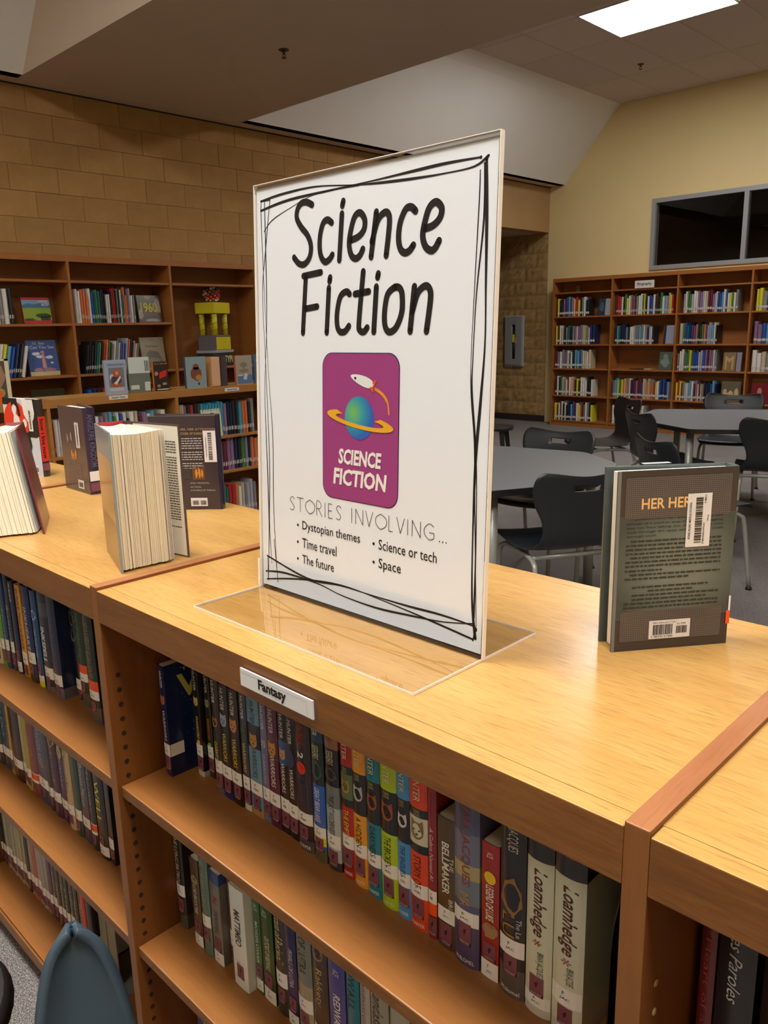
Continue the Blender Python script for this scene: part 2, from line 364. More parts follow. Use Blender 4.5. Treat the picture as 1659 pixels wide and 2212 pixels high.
# window
wn = struct(thing('window_1', None, None, (0, 0, 0)))
wn.name = 'window_1'
fb = MB(); f0, f1 = YW-.025, YW+.06
fb.box(WX0, f0, WZ0, 2.2, f1, WZ0+.055); fb.box(WX0, f0, WZ1-.055, 2.2, f1, WZ1)
fb.box(WX0, f0, WZ0+.055, WX0+.055, f1, WZ1-.055); fb.box(2.145, f0, WZ0+.055, 2.2, f1, WZ1-.055)
fb.build('window_frame', ALU, wn)
mx_ = [-2.84, -1.60, -0.36, 0.88]
for x in mx_: MB().box(x-.028, f0, WZ0+.055, x+.028, f1, WZ1-.055).build('mullion', ALU, wn)
e_ = [WX0+.055] + [q for x in mx_ for q in (x-.028, x+.028)] + [2.145]
for i in range(0, len(e_), 2): MB().box(e_[i], YW+.02, WZ0+.055, e_[i+1], YW+.026, WZ1-.055).build('pane', NIGHT_GLASS, wn)
nb = MB(); nb.box(-6, YW+1.2, -1, 4, YW+1.25, 3)
struct(nb.build('night_backdrop', plain((0.012, 0.011, 0.01), 0.9)))  # added dark sheet standing for the night beyond the panes

def ceiling_light(x0, y0, x1, y1, k, z, label):
    t = thing('ceiling_light', label, 'ceiling light', ((x0+x1)/2, (y0+y1)/2, z), 0, 'fluorescent ceiling panels')
    a, b = (x1-x0)/2, (y1-y0)/2
    f = MB(); f.box(-a-.012, -b-.012, 0, a+.012, -b, .02); f.box(-a-.012, b, 0, a+.012, b+.012, .02); f.box(-a-.012, -b, 0, -a, b, .02); f.box(a, -b, 0, a+.012, b, .02)
    f.build('frame', plain((0.6, 0.6, 0.6), 0.4), t)
    m = bpy.data.materials.new('lamp_panel'); m.use_nodes = True; nt = m.node_tree; nt.nodes.clear()
    o = nt.nodes.new('ShaderNodeOutputMaterial'); e = nt.nodes.new('ShaderNodeEmission'); e.inputs[0].default_value = (1.0, 0.965, 0.92, 1); e.inputs[1].default_value = LAMP*k
    link(nt, e.outputs[0], o.inputs[0])
    MB().box(-a, -b, .004, a, b, .02).build('diffuser', m, t)
for q in TROFFERS: ceiling_light(*q)
def sprinkler(loc, label):
    t = thing('ceiling_sprinkler', label, 'sprinkler', loc)
    br = plain((0.10, 0.06, 0.035), 0.45, 0.5, 0.6)
    MB().cyl((0, 0, 0), (0, 0, -.006), .038, .034, 16).build('escutcheon', br, t)
    m = MB(); m.cyl((0, 0, -.006), (0, 0, -.03), .012, .009, 10); m.cyl((0, 0, -.052), (0, 0, -.055), .018, .018, 12)
    for s_ in (-1, 1): m.tube([(s_*.009, 0, -.028), (s_*.014, 0, -.04), (s_*.004, 0, -.052)], .003, 6)
    m.build('head', br, t)
sprinkler((-3.66, 3.46, ZS), 'brown sprinkler head on the low painted beam')
sprinkler((-3.61, 8.60, ZC-.004), 'dark sprinkler head on the tiled ceiling beyond the lit panel')
# fire extinguisher cabinet
t = thing('extinguisher_cabinet', 'recessed grey cabinet with narrow glass slot on the block wall of the alcove', 'fire cabinet', (-6.22, YW-.013, .155))
gm = plain((0.33, 0.345, 0.35), 0.45, 0.5, 0.2)
c_ = MB(); hw, hh = .155, .365
c_.bbox(-hw, -.05, -hh, -.035, -.005, hh, .004); c_.bbox(.035, -.05, -hh, hw, -.005, hh, .004); c_.box(-.035, -.049, .25, .035, -.005, hh-.004); c_.box(-.035, -.049, -hh+.004, .035, -.005, -.27)
c_.build('door', gm, t)
f_ = MB(); f_.bbox(-hw-.02, -.035, -hh-.02, hw+.02, -.004, -hh-.002); f_.bbox(-hw-.02, -.035, hh+.002, hw+.02, -.004, hh+.02); f_.bbox(-hw-.02, -.035, -hh, -hw-.001, -.004, hh); f_.bbox(hw+.001, -.035, -hh, hw+.02, -.004, hh)
f_.build('frame', plain((0.42, 0.43, 0.43), 0.45), t)
MB().box(-.034, -.012, -.27, .034, -.006, .25).build('slot_back', BLACK, t)
e2 = MB(); e2.cyl((0, -.028, -.25), (0, -.028, .02), .015, .015, 14); e2.cyl((0, -.028, .02), (0, -.028, .06), .015, .006, 12); e2.build('extinguisher', plain((0.02, .02, .018), .3), t)
MB().box(-.02, -.045, -.02, .022, -.040, .10).build('inspection_tag', plain((0.75, 0.62, 0.05), .5), t)
MB().bbox(.036, -.06, -.04, .05, -.05, .04, .003).build('handle', gm, t)

# ------------------------------------------------------------------ bookcases
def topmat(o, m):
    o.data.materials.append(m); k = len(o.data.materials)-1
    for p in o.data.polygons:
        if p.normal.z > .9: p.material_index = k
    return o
def bookcase(label, loc, rz, W, H, D, zs, style, last=False, first=False, group=None):
    near = style == 'near'
    body, sh, back = {'near': (OAK_SIDE_SHADED, OAK_SHELF, OAK_SIDE_SHADED), 'far': (FAR_WOOD, FAR_WOOD, FAR_BACK), 'low': (LOW_WOOD, LOW_WOOD, FAR_BACK)}[style]
    pw = .022; t = thing('bookcase', label, 'bookcase', loc, rz, group)
    lip = 0.053 if style != 'far' else 0.05
    e = .005 if style != 'far' else 0.002
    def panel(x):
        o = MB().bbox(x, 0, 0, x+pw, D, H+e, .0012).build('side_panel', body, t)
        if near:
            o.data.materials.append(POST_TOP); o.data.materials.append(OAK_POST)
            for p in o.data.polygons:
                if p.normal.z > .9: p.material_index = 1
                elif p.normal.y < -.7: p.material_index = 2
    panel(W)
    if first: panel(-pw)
    if near:
        topmat(MB().bbox(0, 0, H-lip, W, .022, H, .0012).build('lip', OAK_LIP_SHADED, t), OAK_TOP_LIT)
        MB().box(0, .0222, H-.03, W, D-.0222, H-.0002).build('top_panel', OAK_TOP_LIT, t)
        topmat(MB().bbox(0, D-.022, H-lip, W, D, H, .0012).build('rear_lip', OAK_LIP_SHADED, t), OAK_TOP_LIT)
        MB().box(0, D/2-.005, .09, W, D/2+.005, H-.031).build('centre_panel', back, t)
    elif style == 'low':
        MB().bbox(0, 0, H-lip, W, .022, H, .0012).build('lip', LOW_WOOD, t)
        MB().box(0, .0222, H-.03, W, D, H-.0002).build('top_panel', OAK_TOP_LIT, t)
        MB().box(0, D-.012, .09, W, D-.001, H-.031).build('back_panel', back, t)
    else:
        MB().bbox(0, 0, H-lip, W, .022, H, .0012).build('lip', body, t)
        MB().box(0, .0222, H-.03, W, D, H-.0002).build('top_panel', body, t)
        MB().box(0, D-.012, .07, W, D-.001, H-.031).build('back_panel', back, t)
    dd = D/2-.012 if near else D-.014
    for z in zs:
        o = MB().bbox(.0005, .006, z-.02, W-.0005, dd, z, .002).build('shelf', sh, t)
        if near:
            o.data.materials.append(OAK_LIP_SHADED)
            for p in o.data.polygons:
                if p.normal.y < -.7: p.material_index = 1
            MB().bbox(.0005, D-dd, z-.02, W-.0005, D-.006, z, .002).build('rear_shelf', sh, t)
    zb = zs[-1]-.02
    o = MB().bbox(0, .018, 0, W, .036, zb-.0005, .001).build('base_panel', body, t)
    if near:
        MB().bbox(0, -.0, zs[-1]-.03, W, .005, zs[-1]-.001, .001).build('edge_strip', OAK_POST, t)
    return t
NW, ND, NH = 0.892, 0.515, 1.067
NZ = [NH-.342, NH-.655, 0.082]
near_lab = ['low near bookcase whose top holds the red, white and black book',
            'low oak bookcase left of centre carrying the thick fanned-open book on its top',
            'low oak bookcase in the foreground carrying the clear sign holder',
            'low oak bookcase at the right edge, its top empty']
near_units = []
for i, k in enumerate((-2, -1, 0, 1)):
    near_units.append(bookcase(near_lab[i], (k*.914, 0, FL), 0, NW, NH, ND, NZ, 'near', first=(i == 0), group='near row of low bookcases'))
# shelf-pin holes in the visible inner faces of the near bay
hole_me = MB().cyl((0, 0, 0), (0.0006, 0, 0), .0042, .0042, 12).mesh('pin_hole', plain((0.02, 0.007, 0.002), .9))
pin_me = MB().cyl((0, 0, 0), (0.0006, 0, 0), .0042, .0042, 12).mesh('pin_hole', plain((0.02, 0.007, 0.002), .9))
u0 = near_units[1]; u1 = near_units[2]
for i in range(36):
    z = NH-.148-.0257*i
    if z < .1: break
    if any(abs(z-(q-.01)) < .0145 for q in NZ): continue
    put('pin_hole', hole_me, u0, (NW+.022+.0002, .021, z))
    put('pin_hole', hole_me, u0, (NW+.022+.0002, .215, z))
plug_me = MB().cyl((0, 0, 0), (0.0008, 0, 0), .0035, .0030, 12).mesh('hole_plug', plain((0.55, 0.33, 0.16), .5))
for i in range(12):
    z = NH-.152-.029*i
    if any(abs(z-(q-.01)) < .0145 for q in NZ): continue
    put('hole_plug', plug_me, u1, (NW+.022+.0002, .027, z))

# tall cases on the block wall (facing +X) and on the yellow wall (facing -Y)
XC, YC, HT = -5.30, 9.725, 2.085
FZ = [0.835, 0.500, 0.108, -0.232, -0.622, -0.985]
WZ = [0.825, 0.487, 0.075, -0.30, -0.66, -0.985]
LB = 0.903
side_cases = []
for i in range(-1, 8):
    y = 1.567 + .925*i
    if y+.925 > 8.6: break
    side_cases.append(bookcase('tall oak wall bookcase, %s from left on the block wall' % ORD[i+2], (XC, y, FL), R(90), LB, HT, .33, [z-FL for z in WZ if not (i == 2 and abs(z-.487) < .01)], 'far', first=(i == -1), group='tall cases along the block wall'))
far_cases = []; FB = [-5.385 + .928*i for i in range(5)]
FLAB = ['tall oak bookcase beside the alcove opening, first below the dark window', 'tall oak bookcase carrying the white Biography sign', 'tall oak bookcase right of the one with the Biography sign', 'tall oak bookcase at the right edge of the view against the yellow wall'] + ['tall oak bookcase just outside the right edge of the view']
for i, x in enumerate(FB):
    far_cases.append(bookcase(FLAB[i], (x, YC, FL), 0, .906, 2.097, .243, [z-FL for z in FZ], 'far', first=(i == 0), group='tall cases along the yellow wall'))
# low aisle cases facing the viewer (front plane x = -3.84)
XA = -3.84; AZ = [-0.365, -0.63, -0.985]
low_cases = []
for i in range(-1, 4):
    low_cases.append(bookcase('low oak aisle bookcase, %s from left, facing the near row' % ORD[i+2], (XA, 1.589+.914*i, FL), R(90), .892, 1.067, .33, [z-FL for z in AZ], 'low', first=(i == -1), group='low aisle bookcases'))

# ------------------------------------------------------------------ tables and chairs
def table(label, poly, legs, name='table'):
    cx = sum(p[0] for p in poly)/len(poly); cy = sum(p[1] for p in poly)/len(poly)
    t = thing(name, label, 'table', (cx, cy, FL), 0, 'grey study tables')
    P = []
    n = len(poly)
    for i in range(n):                                            # rounded corners
        a = Vector(poly[i-1]); b = Vector(poly[i]); c = Vector(poly[(i+1) % n]); r = .06
        p = b + (a-b).normalized()*r; q = b + (c-b).normalized()*r
        for k in range(5):
            s = k/4; v = p*(1-s)**2 + b*2*s*(1-s) + q*s*s; P.append((v.x-cx, v.y-cy))
    zt = -0.33-FL
    MB().prism(P, zt-.0015, zt).build('laminate_top', TABLE, t)
    MB().prism(P, zt-.032, zt-.0016).build('table_core', TEDGE, t)
    leg = MB().cyl((0, 0, .012), (0, 0, zt-.033), .026, .026, 18).mesh('leg', STEEL); gl = MB().cyl((0, 0, 0), (0, 0, .012), .022, .026, 14).mesh('foot_glide', GLIDE)
    for x, y in legs:
        l = put('leg', leg, t, (x-cx, y-cy, 0)); put('foot_glide', gl, l)
    return t
table('large grey many-sided study table nearest the near bookcase', [(-.98, 2.25), (-.70, 2.78), (-.86, 3.28), (-1.2, 3.53), (-2.2, 3.36), (-2.45, 2.75), (-1.95, 2.28)], [(-1.02, 2.40), (-.98, 3.22), (-2.2, 3.2), (-2.0, 2.42)])
table('grey many-sided study table in front of the far bookcases', [(-1.80, 5.22), (-1.157, 4.83), (-.42, 5.22), (-.40, 5.95), (-.95, 6.5), (-1.95, 5.95)], [(-1.22, 4.99), (-1.72, 5.42), (-.58, 5.35), (-.98, 6.25), (-1.7, 5.85)])

def interp(K, n):
    K2 = smooth_pts(K, n); return K2
def shell_mesh(prof, dip, wrap, mat_, hole=None, cols=24, per=4, ribs=0.0022):
    rows = interp(prof, per); mb = MB(); nu = cols
    n = len(rows)
    L = [0]
    for i in range(1, n): L.append(L[-1]+math.hypot(rows[i][0]-rows[i-1][0], rows[i][1]-rows[i-1][1]))
    for i, (y, z, w) in enumerate(rows):
        tb = max(0, min(1, (z-.50)/.18)); tt = max(0, (z-.70)/.09)
        for j in range(nu+1):
            u = -1+2*j/nu
            yy = y - wrap*u*u*tb + (ribs*math.cos(u*30)*max(0, 1-abs(z-.53)/.08) if z > .45 else 0)
            zz = z + (.012*u*u*(1-tb)) - dip*(1-u*u)**2*min(1, tt)
            mb.v.append((w*u, yy, zz))
    for i in range(n-1):
        zc = (rows[i][1]+rows[i+1][1])/2
        for j in range(nu):
            u = -1+2*(j+.5)/nu
            if hole and hole[0] < zc < hole[1] and abs(u) < hole[2]: continue
            mb.f.append((i*(nu+1)+j, i*(nu+1)+j+1, (i+1)*(nu+1)+j+1, (i+1)*(nu+1)+j)); mb.m.append(0); mb.sm.append(True)
    me = mb.mesh('seat_shell', mat_)
    return me
PROF = [(-0.232, 0.425, 0.2), (-0.222, 0.447, 0.213), (-0.19, 0.452, 0.222), (-0.1, 0.446, 0.23), (0.0, 0.44, 0.232), (0.09, 0.44, 0.226), (0.15, 0.45, 0.21), (0.185, 0.4773, 0.192), (0.202, 0.5252, 0.178), (0.212, 0.5838, 0.186), (0.222, 0.6424, 0.212), (0.233, 0.6956, 0.23), (0.243, 0.7382, 0.233), (0.25, 0.7649, 0.229), (0.256, 0.7862, 0.215), (0.259, 0.8, 0.192)]
chair_shell = shell_mesh(PROF, .02, .03, CHAIR, (.723, .752, .26))
def frame_parts(t, sp=.20):
    for sx in (-1, 1):
        a = MB().tube(smooth_pts([(sx*(sp-.01), -.02, .418), (sx*(sp-.005), -.12, .416), (sx*sp, -.165, .40), (sx*(sp+.005), -.19, .35), (sx*(sp+.02), -.235, .012)], 4), .0115, 10).build('leg', STEEL, t)
        MB().cyl((sx*(sp+.02), -.235, 0), (sx*(sp+.02), -.235, .014), .018, .015, 10).build('foot_glide', GLIDE, a)
        b = MB().tube(smooth_pts([(sx*(sp-.01), -.02, .418), (sx*(sp-.005), .10, .414), (sx*sp, .16, .40), (sx*(sp+.005), .19, .35), (sx*(sp+.02), .255, .012)], 4), .0115, 10).build('leg', STEEL, t)
        MB().cyl((sx*(sp+.02), .255, 0), (sx*(sp+.02), .255, .014), .018, .015, 10).build('foot_glide', GLIDE, b)
    MB().tube([(-sp+.01, .13, .413), (sp-.01, .13, .413)], .0115, 10).build('crossbar', STEEL, t)
    MB().tube([(-sp+.01, -.10, .416), (sp-.01, -.10, .416)], .0115, 10).build('crossbar', STEEL, t)
def solid(o, th=.006):
    m = o.modifiers.new('thickness', 'SOLIDIFY'); m.thickness = th; m.offset = 0; return o
chair0 = thing('study_chair', 'x', 'chair', (0, 0, FL), 0, 'dark shell study chairs')
solid(put('seat_shell', chair_shell, chair0)); frame_parts(chair0)
def dup(root, loc, rz, label):
    r = root.copy(); col.objects.link(r); r.location = loc; r.rotation_euler = (0, 0, rz); r['label'] = label
    for ch in list(root.children):
        c = ch.copy(); col.objects.link(c); c.parent = r
        for g_ in ch.children:
            d = g_.copy(); col.objects.link(d); d.parent = c
    return r
def place(bx, by, fx, fy, label, first=[True]):                   # (bx,by) the back's top centre, (fx,fy) facing direction
    l = math.hypot(fx, fy); fx, fy = fx/l, fy/l; rz = math.atan2(fx, -fy)
    loc = (bx+fx*.25, by+fy*.25, FL)
    if first[0]: first[0] = False; chair0.location = loc; chair0.rotation_euler = (0, 0, rz); chair0['label'] = label; return chair0
    return dup(chair0, loc, rz, label)
chA = place(-.585, 2.50, -.861, .508, 'dark plastic chair seen from behind, nearest the standing display book'); chA.scale = (1.05, 1.05, 1.05)
place(-1.45, 3.66, .03, -1, 'dark chair behind the nearest grey table, its back showing over the table')
chD = place(-2.08, 5.76, -.61, -.79, 'dark chair facing the viewer left of the far table, white mark on its back')
place(-1.55, 4.84, .62, .78, 'dark chair turned sideways at the near left corner of the far table')
place(-.84, 3.62, .60, .80, 'dark chair partly hidden behind the standing display book')
place(-.60, 4.92, -.38, .925, 'dark chair seen from behind at the right edge of the view')
place(-1.55, 6.62, .286, -.958, 'dark chair behind the far table, facing the viewer')
mk = MB(); text_box(mk, 'B', -.022, .655, .008, .695, lambda a, b: (a, .218+(b-.655)*.16-.006, b), 0, .02)
mk.build('painted_mark', plain((.55, .58, .6), .6), chD)
# black round seat at the lower left edge
t = thing('swivel_stool', 'black round stool seat cut off at the lower left edge', 'stool', (-.105, -.375, FL))
MB().cyl((0, 0, .412), (0, 0, .43), .17, .198, 40).cyl((0, 0, .43), (0, 0, .452), .198, .185, 40).build('seat', TEDGE, t)
MB().cyl((0, 0, .03), (0, 0, .411), .028, .022, 16).build('post', STEEL, t)
ring = [(.16*math.cos(R(a)), .16*math.sin(R(a)), .16) for a in range(0, 361, 12)]; MB().tube(ring, .010, 8).build('foot_ring', STEEL, t)
for a in range(0, 360, 72): MB().tube([(0, 0, .045), (.18*math.cos(R(a)), .18*math.sin(R(a)), .02)], .016, 8).build('leg', STEEL, t)
# slate-blue chair in the foreground
t = thing('slate_chair', 'slate-blue plastic chair with a rounded narrow back in front of the near bookcase', 'chair', (.554, -.3075, FL), R(69.5))
SP = [(-0.2, 0.44, 0.126), (-0.18, 0.452, 0.1386), (-0.08, 0.45, 0.1428), (0.03, 0.443, 0.1386), (0.11, 0.447, 0.126), (0.16, 0.465, 0.1008), (0.19, 0.5, 0.0798), (0.205, 0.55, 0.0689), (0.216, 0.6, 0.0613), (0.226, 0.65, 0.0546), (0.235, 0.695, 0.047), (0.241, 0.73, 0.0386), (0.245, 0.755, 0.0302), (0.248, 0.771, 0.021), (0.2495, 0.78, 0.0109), (0.25, 0.7835, 0.0034)]
solid(put('seat_shell', shell_mesh(SP, 0.0, .02, SLATE, None, 20, 5, 0.0), t), .012); frame_parts(t, .15)
# dark stool in the distance
t = thing('stool', 'small black stool on the carpet behind the sign holder, far from the tables', 'stool', (-3.66, 5.99, FL), R(20))
MB().cyl((0, 0, .44), (0, 0, .475), .185, .19, 24).build('seat', TEDGE, t)
for a in range(4):
    x, y = math.cos(R(45+90*a)), math.sin(R(45+90*a))
    MB().add([(x*.14-.03*y, y*.14+.03*x, .44), (x*.14+.03*y, y*.14-.03*x, .44), (x*.10, y*.10, .44), (x*.20-.015*y, y*.20+.015*x, 0), (x*.20+.015*y, y*.20-.015*x, 0), (x*.175, y*.175, 0)], [(0, 3, 4, 1), (1, 4, 5, 2), (2, 5, 3, 0), (0, 1, 2), (3, 5, 4)]).build('leg', TEDGE, t)

# ------------------------------------------------------------------ books on shelves
def spine_y(x, w, bulge): return -bulge*(1-min(1, abs(2*x/w))**2.4)
def cover_mesh(w, h, d, bulge, mats, t=.0028, n=8, bands=None, hard=True):
    """U-shaped cover: two boards joined by a rounded spine; bands = [(f0,f1,mat index)] up the spine"""
    mb = MB(); xs = [-w/2 + w*i/n for i in range(n+1)]
    outer = [(-w/2, d)] + [(x, spine_y(x, w, bulge)) for x in xs] + [(w/2, d)]
    inner = [(w/2-t, d)] + [(max(-w/2+t, min(w/2-t, x)), max(spine_y(x, w, bulge), -bulge)+t) for x in reversed(xs)] + [(-w/2+t, d)]
    cuts = sorted(set([0, h] + [h*b for q in (bands or []) for b in q[:2]]))
    no, ni = len(outer), len(inner)
    for a, b in zip(cuts[:-1], cuts[1:]):
        mi = 0; fm = (a+b)/2/h
        for q in (bands or []):
            if q[0] <= fm <= q[1]: mi = q[2]
        k = len(mb.v)
        mb.v += [(x, y, a) for x, y in outer] + [(x, y, b) for x, y in outer]
        for i in range(no-1): mb.f.append((k+i, k+i+1, k+no+i+1, k+no+i)); mb.m.append(mi); mb.sm.append(2 <= i <= no-4)
    mb.add([(x, y, 0) for x, y in inner] + [(x, y, h) for x, y in inner], [(i, i+1, ni+i+1, ni+i) for i in range(ni-1)])
    for z, fl in ((0, True), (h, False)):
        m_ = no; P = [(x, y, z) for x, y in outer]; Q = [(x, y, z) for x, y in reversed(inner)]
        k = len(mb.v); mb.v += P+Q
        for i in range(no-1):
            f = (k+i, k+i+1, k+no+i+1, k+no+i); mb.f.append(f if fl else f[::-1]); mb.m.append(0); mb.sm.append(False)
    mb.add([(-w/2, d, 0), (-w/2+t, d, 0), (-w/2+t, d, h), (-w/2, d, h), (w/2-t, d, 0), (w/2, d, 0), (w/2, d, h), (w/2-t, d, h)], [(0, 3, 2, 1), (4, 7, 6, 5)])
    return mb.mesh('cover', mats)
cov = lambda c, r=.28: plain(c, r, .5, name='book_cover', coat=.25)
def near_book(x0, x1, y, zb, h, c, title=None, author=None, label='', bands=(), lab=(.185, .295), stick=(.055, .185), d=.14, hard=True, orange=None, foot=None, tcol=(.8, .8, .8), acol=(.75, .75, .75), tz=(.30, .60), az=(.78, .97), lean=0, rz=0, group=None, art=None, labw=1.0, tw=.40, bold=0.0, call='HUN', shear=0.0, extra=(), stickcol=None):
    w = x1-x0; t = thing('book', label, 'book', ((x0+x1)/2, y, zb), rz, group)
    if lean: t.rotation_euler = (0, lean, rz)
    bulge = min(.0045, w*.13) if hard else min(.0012, w*.05)
    mats = [cov(c)]; bl = []
    for b in bands: mats.append(cov(b[2])); bl.append((b[0], b[1], len(mats)-1))
    put('cover', cover_mesh(w, h, d, bulge, mats, .0026 if hard else .0008, 8, bl), t)
    o_ = .003 if hard else .0003; tt = .0028 if hard else .001
    MB().box(-w/2+tt, .003, o_, w/2-tt, d-(.004 if hard else .0006), h-o_).build('pages', PAGE, t)
    F = lambda off: (lambda a, b: (a, spine_y(a, w, bulge)-off, b))
    def patch(name, f0, f1, m, xa=-.5, xb=.5, off=.00035, parent=t, nseg=6):
        mb = MB(); X = [w*(xa+(xb-xa)*i/nseg) for i in range(nseg+1)]; f = F(off)
        mb.add([f(x, h*f0) for x in X]+[f(x, h*f1) for x in X], [(i, i+1, nseg+2+i, nseg+1+i) for i in range(nseg)]); return mb.build(name, m, parent)
    def spine_text(name, s, f0, f1, xc, ht, m, off=.0006, parent=t, b=bold, sh=0.0):  # reads from f1 down to f0
        mb = MB(); f = F(off); vs, fs = text_geo(s, b, sh); H = ht*w
        mb.add([f(xc*w + (v-.5)*H, h*f1 - (f1-f0)*h*u) for u, v in vs], fs); return mb.build(name, m, parent)
    if lab:
        L = patch('spine_label', lab[0], lab[1], WHITE, -.5*labw, .5*labw*.98, .0004)
        mb = MB(); f = F(.0007); lh = (lab[1]-lab[0])*h
        if w > .013:
            text_box(mb, 'F', -w*.10, h*lab[0]+lh*.60, -w*.02, h*lab[0]+lh*.80, f)
            text_box(mb, call, -w*.18, h*lab[0]+lh*.30, w*.16, h*lab[0]+lh*.48, f); mb.build('call_number', INK, L)
    if stick:
        s0 = max(-.46, -.0088/w); s1 = min(.46, .0088/w)
        K = patch('genre_sticker', stick[0], stick[1], stickcol or PLUM, s0, s1, .0006)
        mb = MB(); f = F(.0009); sh_ = (stick[1]-stick[0])*h; cz = h*stick[0]+sh_*.6; q = min(.0032, w*.18)
        flat(mb, blob(0, cz, q*.55, q*.7, 9, .7, 2), f); flat(mb, blob(q*.5, cz+q*.8, q*.35, q*.3, 7, .4, 5), f); flat(mb, [(-q*.3, cz-q*1.3), (0, cz-q*1.3), (q*.2, cz), (-q*.2, cz)], f)
        flat(mb, [(s0*w*.98, h*stick[0]), (s1*w*.98, h*stick[0]), (s1*w*.98, h*stick[0]+sh_*.18), (s0*w*.98, h*stick[0]+sh_*.18)], f); mb.build('emblem', PLUMD, K)
        mb = MB(); text_box(mb, 'FANTASY', s0*w*.85, h*stick[0]+sh_*.06, s1*w*.85, h*stick[0]+sh_*.17, F(.0012)); mb.build('genre_lettering', plain((.5, .42, .42), .5), K)
    if orange: patch('colour_strip', orange[0], orange[1], plain(orange[2] if len(orange) > 2 else (.85, .09, .01), .3), -.5, .5, .0005)
    if title: spine_text('title_lettering', title, tz[0], tz[1], 0, tw, plain(tcol, .45), sh=shear)
    if author: spine_text('author_lettering', author, az[0], az[1], 0, .36, plain(acol, .45))
    for e in extra: spine_text('lettering', e[0], e[1], e[2], e[3], e[4], plain(e[5], .45), b=e[6] if len(e) > 6 else 0)
    if foot:
        mb = MB(); text_box(mb, foot, -w*.36, h*.022, w*.36, h*.045, F(.0006)); mb.build('publisher_lettering', plain((.8, .8, .8), .5), t)
    if art:
        for i, (f0, f1, cc, kind) in enumerate(art):
            mb = MB(); f = F(.0005+.00015*i)
            if kind == 'face':                                    # blob portrait of an animal: head with two ears and eyes
                cz = h*(f0+f1)/2; rr = min(w*.42, h*(f1-f0)*.45)
                flat(mb, blob(0, cz, rr*.85, rr, 16, .12, i+1), f); flat(mb, [(-rr*.8, cz+rr*.4), (-rr*.15, cz+rr*.8), (-rr*.7, cz+rr*1.25)], f); flat(mb, [(rr*.15, cz+rr*.8), (rr*.8, cz+rr*.4), (rr*.7, cz+rr*1.25)], f)
                a_ = mb.build('cover_art', plain(cc, .35), t)
                mb = MB(); f = F(.0008+.00015*i); flat(mb, blob(-rr*.35, cz+rr*.1, rr*.14, rr*.1, 8), f); flat(mb, blob(rr*.35, cz+rr*.1, rr*.14, rr*.1, 8), f); flat(mb, blob(0, cz-rr*.4, rr*.16, rr*.12, 8), f)
                mb.build('art_detail', BLACK, a_)
            elif kind == 'dot': flat(mb, blob(0, h*(f0+f1)/2, min(w*.4, h*(f1-f0)/2), min(w*.4, h*(f1-f0)/2), 20), f); mb.build('badge', plain(cc, .3), t)
            else: flat(mb, blob(0, h*(f0+f1)/2, w*.44, h*(f1-f0)/2, 14, .5, i+4), f); mb.build('cover_art', plain(cc, .35), t)
    return t
Z1, Z2, Z3 = -.342, -.655, FL+.082
navy, blk, dbr = (.008, .015, .075), (.008, .007, .008), (.035, .016, .010)
CAT = (.55, .25, .08); GOLD = (.65, .55, .12); WH = (.75, .75, .75)
G1 = 'fantasy books on the upper shelf under the sign'
b_ = near_book(.021, .040, .080, Z1, .200, navy, 'WARRIORS', 'HUNTER', 'navy paperback with a starry front cover showing, first on the fantasy shelf', art=[(.62, .76, (.42, .17, .07), 'face')], tcol=WH, tz=(.32, .60), az=(.80, .95), hard=False, group=G1, rz=R(-2))
mb = MB(); f = lambda a, b: (.0098, a, b); text_box(mb, 'W', .022, .135, .098, .178, f, 0, .02); text_box(mb, 'THE', .03, .183, .075, .189, f); mb.build('cover_lettering', plain((.50, .45, .10), .4), b_)
mb = MB(); q = random.Random(3)
for i in range(60): a_, z_ = .03+.09*q.random(), .04+.11*q.random(); flat(mb, blob(a_, z_, .0005+.0006*q.random(), .0005+.0006*q.random(), 6), lambda a, b: (.0099, a, b))
mb.build('star_specks', plain((.25, .35, .6), .4), b_)
mb = MB(); mb.add([(.01, .0, .037), (.01, .026, .037), (.01, .026, .059), (.01, .0, .059)], [(0, 1, 2, 3)]); mb.build('label_wrap', WHITE, b_)
near_book(.046, .058, .135, Z1, .195, (.03, .16, .25), 'WARRIORS', None, 'thin blue-green paperback pushed back beside the starry navy one', tz=(.35, .6), hard=False, group=G1)
near_book(.064, .082, .116, Z1, .200, blk, 'WARRIORS', 'HUNTER', 'black paperback with a golden cat face and an orange number dot', tcol=GOLD, art=[(.60, .76, (.55, .40, .12), 'face'), (.29, .335, (.85, .35, .02), 'dot')], tz=(.35, .55), hard=False, bands=[(0, .05, (.5, .5, .42))], group=G1)
near_book(.0835, .100, .125, Z1, .198, (.02, .022, .012), 'WARRIORS', 'HUNTER', 'dark paperback with grey-green cat art and a green number dot', tcol=(.6, .2, .03), art=[(.62, .75, (.25, .27, .16), 'face'), (.29, .33, (.25, .6, .05), 'dot')], tz=(.35, .55), hard=False, group=G1)
near_book(.131, .1505, .108, Z1, .205, (.03, .018, .011), 'DARKEST', 'HUNTER', 'dark brown hardback with a small reddish cat medallion', tcol=GOLD, art=[(.55, .68, (.4, .15, .07), 'face')], tz=(.27, .45), bands=[(0, .06, (.14, .10, .10))], group=G1)
near_book(.151, .176, .108, Z1, .198, blk, 'WARRIORS', 'HUNTER', 'black paperback with a pale blue-grey cat face', tcol=GOLD, art=[(.60, .78, (.28, .33, .48), 'face')], tz=(.33, .58), hard=False, bands=[(0, .06, (.01, .02, .14))], group=G1)
near_book(.177, .203, .108, Z1, .198, (.02, .009, .006), 'WARRIORS', 'HUNTER', 'black-brown paperback with a small orange cat face in a square', tcol=GOLD, art=[(.62, .76, (.5, .2, .08), 'face')], tz=(.33, .58), hard=False, group=G1)
